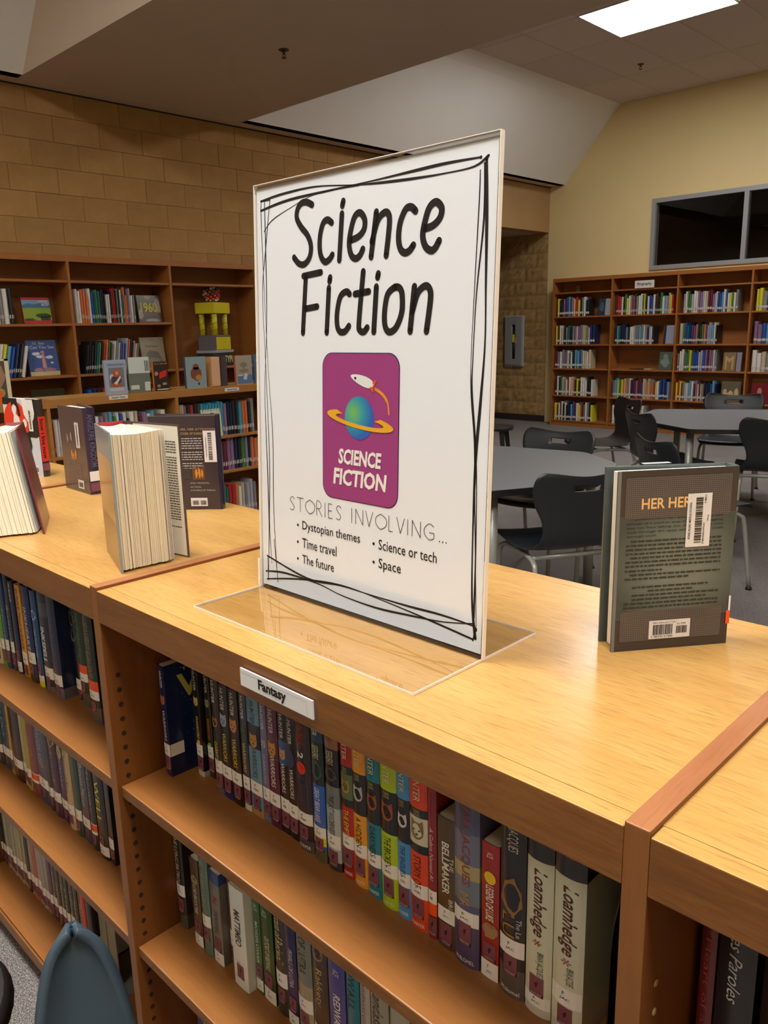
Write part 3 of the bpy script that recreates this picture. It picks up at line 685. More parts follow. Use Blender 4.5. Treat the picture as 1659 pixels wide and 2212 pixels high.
near_book(.204, .2215, .110, Z1, .200, (.05, .05, .085), 'WARRIORS', 'HUNTER', 'slate-violet paperback with a dark grey cat picture', tcol=GOLD, art=[(.58, .76, (.05, .065, .06), 'face')], tz=(.33, .58), hard=False, bands=[(.56, .77, (.03, .04, .04)), (0, .06, (.6, .6, .6))], group=G1)
near_book(.2225, .252, .111, Z1, .200, (.12, .28, .42), 'WARRIORS', 'HUNTER', 'sky-blue paperback with a black cat band', tcol=(.02, .05, .12), acol=(.03, .08, .2), art=[(.58, .70, (.45, .22, .05), 'face')], tz=(.33, .58), hard=False, bands=[(.58, .78, (.02, .02, .03)), (0, .07, (.4, .25, .08))], group=G1)
near_book(.2525, .268, .112, Z1, .198, (.14, .15, .30), 'WARRIORS', 'HUNTER', 'lavender-blue paperback with a grey cat face', tcol=(.4, .42, .55), art=[(.58, .74, (.30, .34, .45), 'face')], tz=(.33, .58), hard=False, group=G1)
near_book(.2685, .294, .112, Z1, .200, (.09, .012, .05), 'WARRIORS', 'HUNTER', 'dark purple paperback with an orange cat picture', tcol=WH, art=[(.58, .72, (.5, .22, .06), 'face')], tz=(.34, .60), hard=False, bands=[(.57, .75, (.10, .04, .03))], group=G1)
near_book(.2945, .314, .113, Z1, .200, (.012, .008, .01), 'WARRIORS', 'HUNTER', 'black paperback with an orange cat on a blue square', tcol=WH, art=[(.58, .72, (.5, .27, .10), 'face')], tz=(.34, .58), hard=False, bands=[(.57, .76, (.02, .08, .25))], group=G1)
near_book(.3145, .335, .112, Z1, .198, (.01, .008, .01), 'WARRIORS', 'HUNTER', 'black paperback with a dark blue night picture', tcol=WH, art=[(.60, .73, (.03, .04, .12), 'blob')], tz=(.34, .58), hard=False, group=G1)
near_book(.3385, .372, .109, Z1, .232, (.028, .014, .018), 'THE SILENT', None, 'tall black-brown hardback with a red round badge and number 2', tcol=(.03, .05, .16), art=[(.53, .61, (.65, .03, .01), 'dot')], tz=(.30, .52), az=(.72, .97), lab=(.19, .27), stick=(.085, .18), bands=[(0, .08, (.09, .06, .07))], foot='HARPER', group=G1,
          extra=[('WARRIORS', .73, .98, 0, .45, (.35, .02, .01)), ('2', .635, .675, 0, .35, (.8, .8, .8), .02)])
near_book(.376, .4015, .107, Z1, .232, (.02, .11, .50), 'GREAT BEAR LAKE', 'HUNTER', 'bright blue hardback with a dark green picture and a yellow strip', tcol=(.6, .7, .85), bands=[(.52, .80, (.01, .02, .02)), (.80, 1, (.015, .05, .12)), (0, .09, (.10, .09, .05))], art=[(.56, .68, (.02, .09, .06), 'blob')], tz=(.27, .50), az=(.84, .99), orange=(.115, .17, (.75, .70, .01)), lab=(.17, .24), stick=(.075, .165), extra=[('SEEKERS', .69, .78, 0, .5, (.5, .52, .35))], call='HUN', group=G1)
near_book(.403, .4305, .108, Z1, .232, (.40, .46, .50), 'THE LAST WILDERNESS', 'HUNTER', 'grey and white hardback with a brown top and black picture band', tcol=(.03, .03, .03), acol=(.3, .06, .04), bands=[(.56, .80, (.01, .008, .008)), (.80, 1, (.27, .13, .08)), (.42, .56, (.16, .18, .2)), (0, .06, (.04, .03, .03))], art=[(.60, .68, (.06, .06, .06), 'blob')], tz=(.24, .50), az=(.84, .99), lab=(.15, .24), stick=(.03, .135), extra=[('SEEKERS', .70, .79, 0, .5, (.5, .45, .35))], tw=.4, group=G1)
CC = [((.42, .012, .006), 'THE EMPTY', 'bright red hardback with a small brown dog picture', (.4, .20, .07), .4325, .455, (.75, .5, .05)),
      ((.78, .33, .01), 'A HIDDEN', 'golden-orange hardback with a husky dog picture', (.4, .42, .45), .4565, .4815, (.02, .02, .02)),
      ((.004, .20, .30), 'DARKNESS', 'teal hardback with a rust-red picture band', (.35, .07, .02), .4835, .5085, (.01, .03, .06)),
      ((.42, .60, .005), 'THE BROKEN', 'lime-green hardback with a red-brown dog picture', (.35, .08, .02), .5105, .539, (.02, .04, .0)),
      ((.05, .30, .70), 'THE ENDLESS', 'sky-blue hardback with a white dog picture', (.6, .6, .62), .5405, .562, (.01, .05, .15)),
      ((.72, .06, .012), 'STORM OF', 'orange-red hardback with a black and tan dog picture', (.25, .14, .05), .5635, .592, (.10, .01, .0))]
for i, (c, ti, lb, ac, a, b, tc) in enumerate(CC):
    near_book(a, b, .110-.0012*i, Z1, .232, c, ti, 'HUNTER', lb, tcol=tc, acol=(.75, .7, .55), bands=[(.47, .73, (.012, .010, .010))] + ([(.52, .68, (.6, .6, .45))] if i == 5 else ([(.52, .68, (.10, .16, .05))] if i == 0 else [])), art=[(.53, .67, ac, 'face')], tz=(.26, .45), az=(.77, .96), lab=(.20, .285), stick=(.075, .195), foot='HARPER', group=G1, extra=[('SURVIVORS', .685, .725, 0, .35, (.4, .35, .15))])
near_book(.5935, .607, .103, Z1, .225, (.25, .012, .022), 'A Gebra Named Al', 'ISDELL', 'thin crimson hardback with a white script title and an orange strip', tcol=(.7, .6, .6), acol=(.45, .1, .1), tz=(.36, .68), az=(.84, .96), lab=(.22, .30), orange=(.145, .22), stick=(.02, .135), call='BD', tw=.42, shear=.2, group=G1)
near_book(.6105, .6365, .101, Z1, .177, (.085, .052, .022), 'BELLMAKER', None, 'short brown paperback with white slanted lettering', tcol=(.72, .70, .62), tz=(.43, .82), lab=(.21, .32), stick=(.03, .20), hard=False, call='JAC', bold=.02, tw=.42, group=G1, extra=[('THE', .62, .72, .33, .2, (.7, .7, .6)), ('BRIAN', .25, .40, .28, .22, (.7, .7, .6))])
near_book(.638, .674, .099, Z1, .235, (.085, .095, .22), 'BRIAN JACQUES', None, 'violet-blue hardback with a glowing yellow sky band', tcol=(.30, .05, .03), tz=(.46, .97), bands=[(.36, .50, (.16, .20, .27)), (.50, .58, (.42, .36, .18)), (.58, .75, (.16, .17, .28)), (.0, .25, (.075, .055, .15))], lab=(.24, .32), stick=(.125, .25), call='JAC', foot='PHILOMEL', tw=.4, group=G1, extra=[('MA', .34, .42, 0, .4, (.45, .25, .05))])
near_book(.6765, .7005, .100, Z1, .175, (.33, .018, .008), 'LEGEND OF LUKE', None, 'short red paperback with a yellow round badge', tcol=(.75, .72, .65), tz=(.44, .70), art=[(.71, .80, (.8, .55, .02), 'dot'), (.30, .42, (.35, .20, .10), 'blob')], lab=(.0, .13), stick=(.14, .27), hard=False, call='JAC', bold=.02, tw=.45, group=G1, extra=[('ACE', .90, .94, 0, .35, (.75, .6, .55))])
near_book(.704, .737, .098, Z1, .236, (.018, .016, .020), 'BRIAN JACQUES', None, 'black-brown hardback with a golden knotted figure', tcol=(.6, .6, .6), tz=(.78, .99), art=[(.46, .64, (.28, .15, .05), 'blob')], lab=(.23, .32), stick=(.125, .23), bands=[(0, .16, (.10, .08, .075))], call='JAC', foot='Philomel', group=G1, extra=[('LU', .33, .45, -.1, .5, (.35, .18, .05)), ('The Le', .34, .44, .3, .18, (.6, .6, .6))], tw=.5)
for i, (a, b, lb) in enumerate(((.739, .7715, 'cream hardback with red and black lettering, left one of the matching pair'), (.774, .810, 'cream hardback with red and black lettering, right one of the matching pair by the bookend'))):
    near_book(a, b, .097-.002*i, Z1, .238, (.62, .64, .50), 'Loamhedge', None, lb, tcol=(.10, .015, .012), tz=(.42, .76), bands=[(.80, 1, (.025, .02, .02)), (0, .06, (.55, .55, .5))], lab=(.045, .11) if i == 0 else (.16, .25), stick=(.105, .21) if i == 0 else (.055, .155), call='JAC', tw=.62, shear=.3, bold=.012, group=G1, extra=[('BRIAN JACQUES', .215 if i == 0 else .27, .34 if i == 0 else .36, .1, .3, (.03, .025, .02)), ('*', .37, .40, 0, .35, (.3, .02, .02))], art=[(.90, .97, (.35, .06, .02), 'blob')])
# metal bookend at the right of that shelf
t = thing('bookend', 'dark metal bookend with an arched plate, right of the cream books', 'bookend', (.835, .10, Z1))
bm2 = plain((.028, .018, .013), .4, .5, .4)
P = [(0, 0), (.14, 0), (.14, .12)] + [(.07+.07*math.cos(R(a)), .12+.09*math.sin(R(a))) for a in range(0, 181, 20)][1:] + [(0, .12)]
MB().prism(P, -.0008, .0008, 0, 'x').build('plate', bm2, t); MB().box(-.10*0+.001, 0, .0002, .05, .13, .0012).build('foot', bm2, t)

G2 = 'fantasy books on the second shelf under the sign'
near_book(.003, .030, .089, Z2, .236, (.028, .022, .020), 'THE LONG PATROL', None, 'dark brown-black hardback at the left end of the second shelf', tcol=(.55, .5, .4), tz=(.38, .80), lab=(.28, .38), stick=(.14, .26), bands=[(0, .12, (.08, .07, .065))], group=G2, call='JAC')
near_book(.040, .060, .115, Z2, .20, (.10, .03, .03), None, None, 'narrow maroon book set back behind its dark brown neighbour', group=G2, call='JAC')
near_book(.064, .089, .083, Z2, .172, (.10, .062, .035), 'LORD BROCKTREE', None, 'short brown paperback with a purple and gold edge', tcol=(.7, .68, .6), tz=(.38, .70), lab=(0, .13), stick=(.14, .28), hard=False, group=G2, call='JAC', art=[(.72, .82, (.30, .24, .15), 'blob')])
near_book(.093, .119, .083, Z2, .222, (.12, .19, .16), 'MARIEL OF REDWALL', None, 'grey-green hardback with faded gold lettering', tcol=(.35, .33, .2), tz=(.42, .95), lab=(.26, .36), stick=(.13, .25), group=G2, call='JAC')
near_book(.123, .151, .083, Z2, .177, (.17, .16, .15), 'MARIEL', None, 'short grey paperback with a red letter and blue corner', tcol=(.08, .07, .10), tz=(.33, .58), lab=(0, .13), stick=(.14, .28), hard=False, bands=[(.88, 1, (.02, .06, .22))], group=G2, call='JAC', extra=[('H', .66, .73, 0, .4, (.45, .02, .05), .03)])
near_book(.154, .175, .097, Z2, .215, (.22, .10, .045), 'MARTIN THE WARRIOR', None, 'orange-brown hardback with lettering of the same brown', tcol=(.12, .045, .02), tz=(.40, .95), lab=(.20, .34), stick=(.06, .19), group=G2, call='JAC')
near_book(.1885, .227, .078, Z2, .188, (.72, .76, .76), 'MATTIMEO', None, 'thick plain white book with dark blue title', tcol=(.02, .03, .06), tz=(.43, .78), lab=None, stick=(.10, .24), hard=False, group=G2, bold=.015, tw=.42, extra=[('F JAC', .25, .27, -.1, .3, (.03, .03, .04))])
near_book(.229, .2465, .093, Z2, .177, (.05, .13, .05), 'MOSSFLOWER', None, 'short mid-green paperback with a white triangle', tcol=(.6, .68, .6), tz=(.32, .76), lab=(.03, .15), stick=(.16, .30), hard=False, group=G2, call='JAC', extra=[('ACE', .87, .94, 0, .5, (.6, .7, .6))], bold=.01)
near_book(.2495, .279, .093, Z2, .178, (.02, .07, .012), 'OUTCAST OF REDWALL', None, 'short dark green paperback with a lighter green edge', tcol=(.65, .7, .6), tz=(.33, .68), lab=(0, .14), stick=(.15, .30), hard=False, group=G2, call='JAC', extra=[('ACE', .88, .94, -.1, .4, (.6, .7, .6))])
near_book(.2825, .312, .094, Z2, .228, (.035, .035, .028), 'Outcast of Redwall', None, 'charcoal hardback with a large pale script title', tcol=(.6, .5, .25), tz=(.42, .86), lab=(.23, .35), stick=(.10, .22), group=G2, call='JAC', tw=.6)
near_book(.3145, .339, .090, Z2, .177, (.006, .012, .10), 'PEARLS OF LUTRA', None, 'short royal-navy paperback on the second shelf', tcol=(.6, .62, .7), tz=(.40, .78), lab=(0, .13), stick=(.15, .30), hard=False, group=G2, call='JAC', tw=.4)
near_book(.3415, .375, .090, Z2, .235, (.18, .20, .18), 'PEARLS OF LUTRA', None, 'grey-teal hardback with dark lettering above sandy paper', tcol=(.05, .05, .04), tz=(.50, .97), bands=[(0, .42, (.34, .30, .20))], lab=(.22, .32), stick=(.11, .21), group=G2, call='JAC', tw=.5)
near_book(.3775, .410, .090, Z2, .20, (.06, .035, .02), 'Rakkety', None, 'dark brown book with a painted animal face at the top', tcol=(.5, .36, .14), tz=(.42, .74), art=[(.80, .95, (.25, .16, .10), 'face')], lab=(.12, .24), stick=(.02, .11), group=G2, call='JAC', tw=.5)
near_book(.4125, .447, .090, Z2, .178, (.055, .055, .28), 'REDWALL', None, 'short violet-blue paperback with white title', tcol=(.7, .7, .75), tz=(.34, .70), lab=(0, .12), stick=(.15, .28), hard=False, group=G2, call='JAC', bold=.015, tw=.42, extra=[('ACE', .88, .94, 0, .35, (.6, .6, .75))])
near_book(.450, .476, .090, Z2, .225, (.006, .15, .22), 'REDWALL', None, 'bright teal hardback with dark title', tcol=(.01, .03, .06), tz=(.55, .95), lab=(.12, .24), group=G2, call='JAC', tw=.5)
near_book(.478, .497, .090, Z2, .23, (.42, .36, .34), 'Salamandastron', None, 'narrow pale pinkish book', tcol=(.15, .08, .12), tz=(.50, .97), lab=(.15, .28), group=G2, call='JAC')
near_book(.499, .532, .090, Z2, .232, (.30, .28, .22), 'Salamandastron', None, 'grey-beige hardback with large dark script', tcol=(.05, .04, .03), tz=(.45, .98), lab=(.15, .28), group=G2, call='JAC', tw=.6, shear=.2)
near_book(.535, .570, .090, Z2, .232, (.35, .34, .28), None, None, 'pale grey book with a dark cat picture, furthest right in view on the second shelf', art=[(.78, .95, (.03, .035, .03), 'face')], lab=(.15, .28), group=G2, call='JAC')
near_book(.012, .030, .10, Z3, .235, (.10, .09, .25), None, None, 'violet book at the left end of the bottom shelf under the sign')
near_book(.032, .052, .10, Z3, .230, (.55, .56, .50), None, None, 'pale grey-green book on the bottom shelf beside the violet one')
near_book(.055, .080, .10, Z3, .225, (.30, .05, .02), None, None, 'dark red book with black edge on the bottom shelf')

# left bay
G3 = 'fantasy books on the upper shelf of the left bay'
near_book(-.700, -.672, .072, Z1, .225, (.55, .52, .35), None, None, 'cream book at the left frame edge with a green-topped neighbour', group=G3, call='FUN')
near_book(-.670, -.652, .073, Z1, .225, (.10, .33, .05), None, None, 'grass-green book beside the cream one', group=G3, call='FUN')
near_book(-.650, -.629, .075, Z1, .235, (.015, .05, .19), 'Flame', 'FOWLER', 'mid-blue book with silver lettering near the left frame edge', tcol=(.35, .5, .7), group=G3)
near_book(-.627, -.607, .078, Z1, .235, (.03, .04, .06), 'WINGS', None, 'black-blue book with a gold ring and silver lettering', tcol=(.5, .55, .6), art=[(.60, .66, (.35, .25, .08), 'dot')], group=G3)
near_book(-.605, -.581, .080, Z1, .215, (.010, .018, .08), None, 'FUNKE', 'dark navy book with its label at the foot', lab=(.02, .13), stick=(.135, .26), group=G3)
near_book(-.577, -.549, .082, Z1, .212, (.70, .33, .02), 'FUNKE Thief SLEAZE', None, 'orange-yellow paperback among the navy books', tcol=(.10, .02, .01), tz=(.30, .95), lab=(.14, .27), stick=(.02, .13), hard=False, group=G3, tw=.45)
near_book(-.543, -.506, .083, Z1, .218, (.010, .022, .12), 'INKHEART', None, 'royal-navy book with pale spaced capitals', tcol=(.6, .65, .8), tz=(.33, .78), lab=(.20, .32), stick=(.09, .19), group=G3, tw=.4, bands=[(0, .08, (.03, .03, .03))])
near_book(-.501, -.474, .084, Z1, .216, (.012, .07, .22), 'THE THIEF LORD', None, 'bright blue book with a shining star and a yellow foot strip', tcol=(.25, .5, .7), tz=(.30, .60), lab=(.06, .12), stick=(.13, .24), orange=(.0, .06, (.75, .68, .02)), art=[(.70, .80, (.35, .6, .9), 'blob')], group=G3)
near_book(-.470, -.427, .086, Z1, .232, (.012, .018, .045), 'INKSPELL', None, 'thick blue-black book with bold white capitals', tcol=(.75, .78, .8), tz=(.28, .62), lab=(.13, .24), stick=(.055, .15), bands=[(0, .06, (.12, .11, .14)), (.72, .86, (.05, .06, .10))], group=G3, tw=.4, bold=.02)
near_book(-.425, -.386, .086, Z1, .228, (.012, .022, .07), 'Inkdeath', None, 'thick navy book standing forward with a grey speckled side', tcol=(.10, .11, .16), tz=(.3, .7), lab=(.12, .23), stick=(.04, .13), bands=[(0, .10, (.14, .13, .17))], group=G3, d=.15)
near_book(-.380, -.352, .112, Z1, .225, (.010, .008, .012), None, None, 'black book with a dim twisting plant ornament', art=[(.72, .85, (.13, .11, .10), 'blob'), (.55, .68, (.13, .11, .10), 'blob')], lab=(.10, .20), stick=(.01, .10), orange=(.06, .10), group=G3)
near_book(-.345, -.309, .106, Z1, .225, (.010, .03, .014), 'BEAUTIFUL CREATURES', None, 'black-green book with tall green lettering and orange strip', tcol=(.05, .16, .04), tz=(.42, .97), orange=(.32, .40), lab=(.24, .32), stick=(.14, .23), group=G3, tw=.5, bands=[(0, .13, (.10, .08, .07))])
near_book(-.262, -.222, .086, Z1, .228, (.010, .018, .012), 'BEAUTIFUL RUINS', None, 'black book with tall olive lettering and orange strip, at the right end beside the post', tcol=(.22, .20, .06), tz=(.42, .92), orange=(.30, .39), lab=(.22, .30), stick=(.11, .20), group=G3, tw=.5, bands=[(0, .15, (.10, .085, .09))])
G4 = 'books on the middle shelf of the left bay'
LB2 = [(-.835, -.80, (.03, .05, .03), 'dark olive book at the far left of the middle shelf', (.3, .3, .2)), (-.797, -.755, (.015, .07, .14), 'blue-teal book at the left frame edge of the middle shelf', (.3, .5, .6)), (-.753, -.737, (.50, .30, .04), 'narrow mustard book with dark lettering', (.05, .02, .01)),
       (-.733, -.675, (.028, .014, .008), 'thick black-brown book with a dull red top', (.2, .06, .03)), (-.672, -.655, (.45, .38, .22), 'narrow tan book with orange foot', (.3, .08, .02)), (-.653, -.629, (.40, .33, .04), 'narrow mustard-yellow book left of the mauve-red one', (.1, .05, .02)),
       (-.627, -.585, (.22, .05, .05), 'mauve-red book with an orange band', (.5, .2, .2)), (-.583, -.533, (.03, .06, .16), 'slate-blue book with silver capitals', (.35, .4, .5)), (-.531, -.508, (.03, .03, .035), 'charcoal book with large grey capitals', (.35, .37, .4)),
       (-.506, -.466, (.06, .02, .07), 'plum book with a yellow square near its top', (.4, .2, .3)), (-.464, -.436, (.03, .012, .10), 'deep violet book with a yellow square near its top', (.5, .4, .5)), (-.434, -.403, (.55, .42, .25), 'cream-tan book with small lettering, half way along', (.2, .1, .05)),
       (-.398, -.367, (.03, .08, .06), 'dark green book with a white centre line', (.5, .55, .5)), (-.364, -.330, (.04, .05, .11), 'slate book titled in small white capitals', (.6, .6, .65)), (-.326, -.298, (.018, .02, .022), 'black book with spaced grey capitals and orange dot', (.3, .32, .32)),
       (-.294, -.252, (.012, .009, .008), 'thick black book with yellow and white capitals', (.75, .72, .1)), (-.249, -.229, (.015, .013, .012), 'narrow black book against the post', (.6, .6, .6))]
TT2 = {1: 'The Dark', 2: 'Dragon', 7: 'DRAGON KEEP', 9: 'School', 10: 'Beauty', 11: 'Chains of Fire', 13: 'Princess Mirror', 14: 'DRAGONFLY', 15: 'WELL', 6: 'Princess of Fire'}
for i, (a, b, c, lb, tc) in enumerate(LB2):
    near_book(a, b, .085, Z2, .20+.028*((i*7) % 5)/4, c, TT2.get(i), None, lb, tcol=tc, tz=(.40, .88), group=G4, lab=(.17, .28) if i != 15 else (.04, .15), stick=(.06, .165) if i != 15 else (.16, .26), call='LEV', orange=(.20, .27) if i in (6, 14) else None, art=[(.78, .93, (.5, .45, .06), 'blob')] if i in (9, 10) else None, hard=i % 3 != 1)
G5 = 'books on the bottom shelf of the left bay'
LB3 = [(-.93, (.02, .06, .035)), (-.908, (.03, .03, .03)), (-.885, (.35, .36, .26)), (-.862, (.33, .36, .27)), (-.84, (.35, .33, .27)), (-.817, (.42, .42, .33)), (-.795, (.38, .36, .2)), (-.772, (.34, .33, .19)), (-.75, (.02, .02, .02)), (-.727, (.33, .28, .25)), (-.705, (.45, .12, .06)), (-.682, (.35, .32, .3)), (-.660, (.34, .33, .31)), (-.638, (.3, .29, .28)), (-.615, (.10, .06, .13)), (-.592, (.015, .015, .02)), (-.569, (.07, .03, .02)), (-.546, (.02, .05, .02)), (-.522, (.03, .04, .035)), (-.498, (.025, .035, .02)), (-.474, (.05, .04, .03)), (-.449, (.02, .018, .02))]
cn = ['dark green', 'black', 'pale olive', 'pale sage', 'stone grey', 'pale grey', 'yellowish', 'straw yellow', 'thin black', 'pinkish grey', 'coral red', 'mauve grey', 'light mauve', 'mid grey', 'violet', 'jet black', 'dark brown', 'bottle green', 'green-black', 'moss black', 'umber', 'blackish']
for i, (x, c) in enumerate(LB3):
    near_book(x, x+.0205, .085, Z3, .20+.03*((i*5) % 4)/3, c, ['MAGYK', 'PHYSIK', 'STIR', 'AVENUE'][i % 4] if i > 14 else None, None, '%s book, %s from left on the bottom shelf of the left bay' % (cn[i], ORD[i+1]), tcol=(.5, .5, .45), group=G5, call='RIO', hard=i % 2 == 0)
near_book(-.424, -.402, .080, Z3, .225, (.60, .04, .015), None, None, 'vivid red-orange book at the right end of the bottom shelf', lab=None, stick=None)
b_ = near_book(-.398, -.372, .080, Z3, .218, (.03, .018, .018), None, None, 'dark book with a brown portrait cover and white foot, beside the red-orange one', lab=(.05, .25), stick=None, orange=(.0, .05))
mb = MB(); f = lambda a, b: (.0131, a, b); flat(mb, rect_poly(.004, .005, .13, .075), f); mb.build('cover_foot', WHITE, b_); mb = MB(); flat(mb, blob(.05, .14, .03, .045, 14, .3, 3), f); mb.build('cover_art', plain((.20, .08, .03), .4), b_)
near_book(-.262, -.240, .12, Z3, .205, (.20, .02, .015), None, None, 'dark red book behind the grey-green bookend', lab=(.35, .6), stick=None)
t = thing('bookend', 'grey-green metal bookend with a rounded tongue on the bottom shelf of the left bay', 'bookend', (-.315, .045, Z3))
bg = plain((.22, .225, .16), .35, .5, .2)
P = [(-.045, .03), (-.02, -.005), (.02, -.012), (.05, 0), (.065, .03), (.065, .14), (-.045, .14)]
MB().prism(P, .0002, .0014).build('foot', bg, t); MB().bbox(-.045, .045, .0016, .030, .047, .215, .0005).build('plate', bg, t); MB().bbox(-.02, .0435, .0016, -.008, .045, .20, .0005).build('rib', bg, t)

# right bay
near_book(.9225, .936, .10, Z1, .232, (.13, .012, .014), 'Heart of a BEASTIE', None, 'narrow dark maroon book at the left end of the right-hand bay', tcol=(.35, .05, .04), tz=(.1, .85), lab=None, stick=None, tw=.4)
near_book(.938, .970, .10, Z1, .236, (.018, .018, .022), 'Les Paroles', None, 'glossy black book with a small orange running animal', tcol=(.55, .56, .6), tz=(.62, .94), lab=None, stick=None, art=[(.42, .47, (.55, .25, .03), 'blob')], shear=.4, tw=.35, extra=[('DARK', .30, .36, 0, .3, (.45, .42, .4))])
near_book(.976, 1.010, .10, Z1, .230, (.012, .008, .010), None, None, 'black book at the lower right corner of the view', lab=None, stick=None)

# ------------------------------------------------------------------ rows in the far cases: every book copies one cover, page block and label
PAL = {'k': ((.016, .016, .018), 'black'), 'w': ((.62, .60, .55), 'white'), 'g': ((.20, .20, .20), 'grey'), 'b': ((.02, .07, .30), 'blue'), 'n': ((.012, .02, .08), 'navy'), 't': ((.01, .13, .14), 'teal'), 's': ((.10, .30, .42), 'sky-blue'), 'y': ((.62, .55, .03), 'yellow'), 'r': ((.36, .025, .02), 'red'), 'm': ((.12, .015, .03), 'maroon'), 'p': ((.22, .13, .22), 'mauve'), 'o': ((.55, .15, .05), 'orange'), 'e': ((.06, .16, .05), 'green'), 'd': ((.07, .035, .02), 'dark brown'), 'l': ((.36, .34, .42), 'lavender-grey'), 'c': ((.48, .40, .27), 'cream'), 'a': ((.04, .27, .40), 'cyan-blue')}
unit_cover = {k: cover_mesh(1, 1, 1, .12, [plain(v[0], .4, name='far_cover_'+v[1].replace(' ', '_').replace('-', '_'))], .09, 4) for k, v in PAL.items()}
unit_pages = MB().box(-.38, .06, .02, .38, .97, .985).mesh('pages', PAGE)
unit_label = MB().add([(-.5, -.03, 0), (0, -.16, 0), (.5, -.03, 0), (-.5, -.03, 1), (0, -.16, 1), (.5, -.03, 1)], [(0, 1, 4, 3), (1, 2, 5, 4)]).mesh('spine_label', plain((.52, .50, .46), .4))
count = [0]
def far_row(codes, a0, a1, zb, tf, rz, where, group, hmean=.235, hvar=.03, d=.15, lean=0.0, lab=True, stuff=None):
    """codes = one letter per book; a0..a1 extent along the shelf; tf maps (along, z) to the world"""
    codes = codes.replace(' ', ''); n = len(codes); q = random.Random(len(codes)*31+int(a0*100)+int(zb*1000))
    ws = [q.uniform(.7, 1.35) for _ in range(n)]; s_ = sum(ws); a = a0
    for i, ch in enumerate(codes):
        w_ = ws[i]/s_*(a1-a0)
        if ch != '_':
            h = hmean+q.uniform(-hvar, hvar); ww = w_*.93; dep = d*q.uniform(.93, 1.06)
            if stuff is not None:
                k = ch; M = Matrix.Translation(tf(a+w_/2, zb)) @ Matrix.Rotation(rz, 4, 'Z') @ Matrix.Diagonal((ww, dep, h, 1))
                stuff.append((k, M, lab))
            else:
                size = 'tall ' if h > hmean+hvar*.5 else ('short ' if h < hmean-hvar*.5 else '')
                t = thing('book', '%s%s book, %s from left %s' % (size, PAL[ch][1], ORD[i+1], where), 'book', tf(a+w_/2, zb), rz, group)
                if lean: t.location = (t.location.x, t.location.y, t.location.z + abs(math.sin(lean))*ww/2); t.rotation_mode = 'XYZ'; t.rotation_euler = (Matrix.Rotation(rz, 3, 'Z') @ Matrix.Rotation(lean, 3, 'Y')).to_euler()
                put('cover', unit_cover[ch], t, scale=(ww, dep, h)); put('pages', unit_pages, t, scale=(ww, dep, h))
                if lab: put('spine_label', unit_label, t, (0, -.0004, h*q.uniform(.13, .16)), scale=(ww, dep*.85, .028))
                count[0] += 1
        a += w_
def side(y, z): return (XC-.045, y, z)
def aisle(y, z): return (XA-.05, y, z)
def back(x, z): return (x, YC+.045, z)
wb0 = 1.567+.011
# block-wall cases (z of shelves WZ), sections counted from the left
far_row('wgwk', 1.90, 2.03, WZ[1], side, R(90), 'beside the savanna landscape cover', 'wall case books', .265, .02)
far_row('wysbnkw', 1.84, 2.06, WZ[2], side, R(90), 'leaning beside the deep blue cover', 'wall case books', .25, .02, lean=R(13))
far_row('wwooowbtetdnkwwkrrkgkwtooplwg', 2.53, 3.06, WZ[1], side, R(90), 'in the row by the 1960 cover', 'wall case books', .26, .035, .16)
far_row('kkkktekroedgwgwbpblondccg', 2.56, 3.03, WZ[2], side, R(90), 'leaning by the rock-canyon cover', 'wall case books', .255, .03, .15, R(9))
far_row('bnkrdeesbbn', 2.56, 2.95, WZ[3], side, R(90), 'low in the second wall case', 'wall case books', .25, .03)
# aisle cases
far_row('rwwwcwgw', 1.60, 1.80, AZ[0], aisle, R(90), 'behind the purple-brown display book', 'aisle case books', .225, .012)
far_row('lwwpgsewbwkwcmpwsngw', 1.83, 2.42, AZ[0], aisle, R(90), 'in the aisle row behind the fanned book', 'aisle case books', .225, .03)
far_row('ccpkrkdaaaaaaaapknkkaookg', 2.52, 3.18, AZ[0], aisle, R(90), 'in the mostly cyan aisle row', 'aisle case books', .245, .012)
far_row('kwcwrwpmppnkegnooyore', 2.68, 3.32, AZ[1], aisle, R(90), 'in the row below the cyan one', 'aisle case books', .235, .025)
far_row('sasbeetrrowcgllg', 2.74, 3.16, AZ[2], aisle, R(90), 'in the lowest aisle row', 'aisle case books', .235, .025)
# yellow-wall cases: the Biography top row singly, the rest joined as one 'stuff' object
ST = []
bays = [[('yknpmbsbocrykgwnk', .02, .62), ('ydwckgtkgpwpplyglnn', .0, .74), ('mpwgppwewkssbgwcwc', -.0, .68), ('kwkecgwrwcokykwwwkkkw', .02, .73), ('yymwmwkwkknsbmwyomgwgky', .01, .74)],
        [('mrrwkeywgrpdgwweykwbbwddkewslgcyr', .02, .97), ('kstknngkwwlggsgwgnlwk', .02, .68), ('', 0, 0), ('pssyeyocogwnmmpmmbccocogrywbnbkbl', .02, .97), ('wkckwkdcgwwcwg', .02, .62)],
        [('lweelwwpplwcmmplwbbswbwyewg', .05, .85), ('wcebtnbrgkdeoblllswk', .02, .58), ('pwwgeeyebbbllbpmppwg', .0, .60), ('yrymglwlswmpcmcgknkbsn', .0, .62), ('kwwgwk', .1, .4)],
        [('yygnlwgwwbkw', .02, .6), ('ppbsywcgwwb', .02, .6), ('wwcglpplww', .02, .6), ('', 0, 0), ('', 0, 0)]]
BN = ['beside the alcove', 'of the Biography case', 'right of Biography', 'at the right edge']
RN = ['top row', 'second row', 'third row', 'fourth row', 'bottom row']
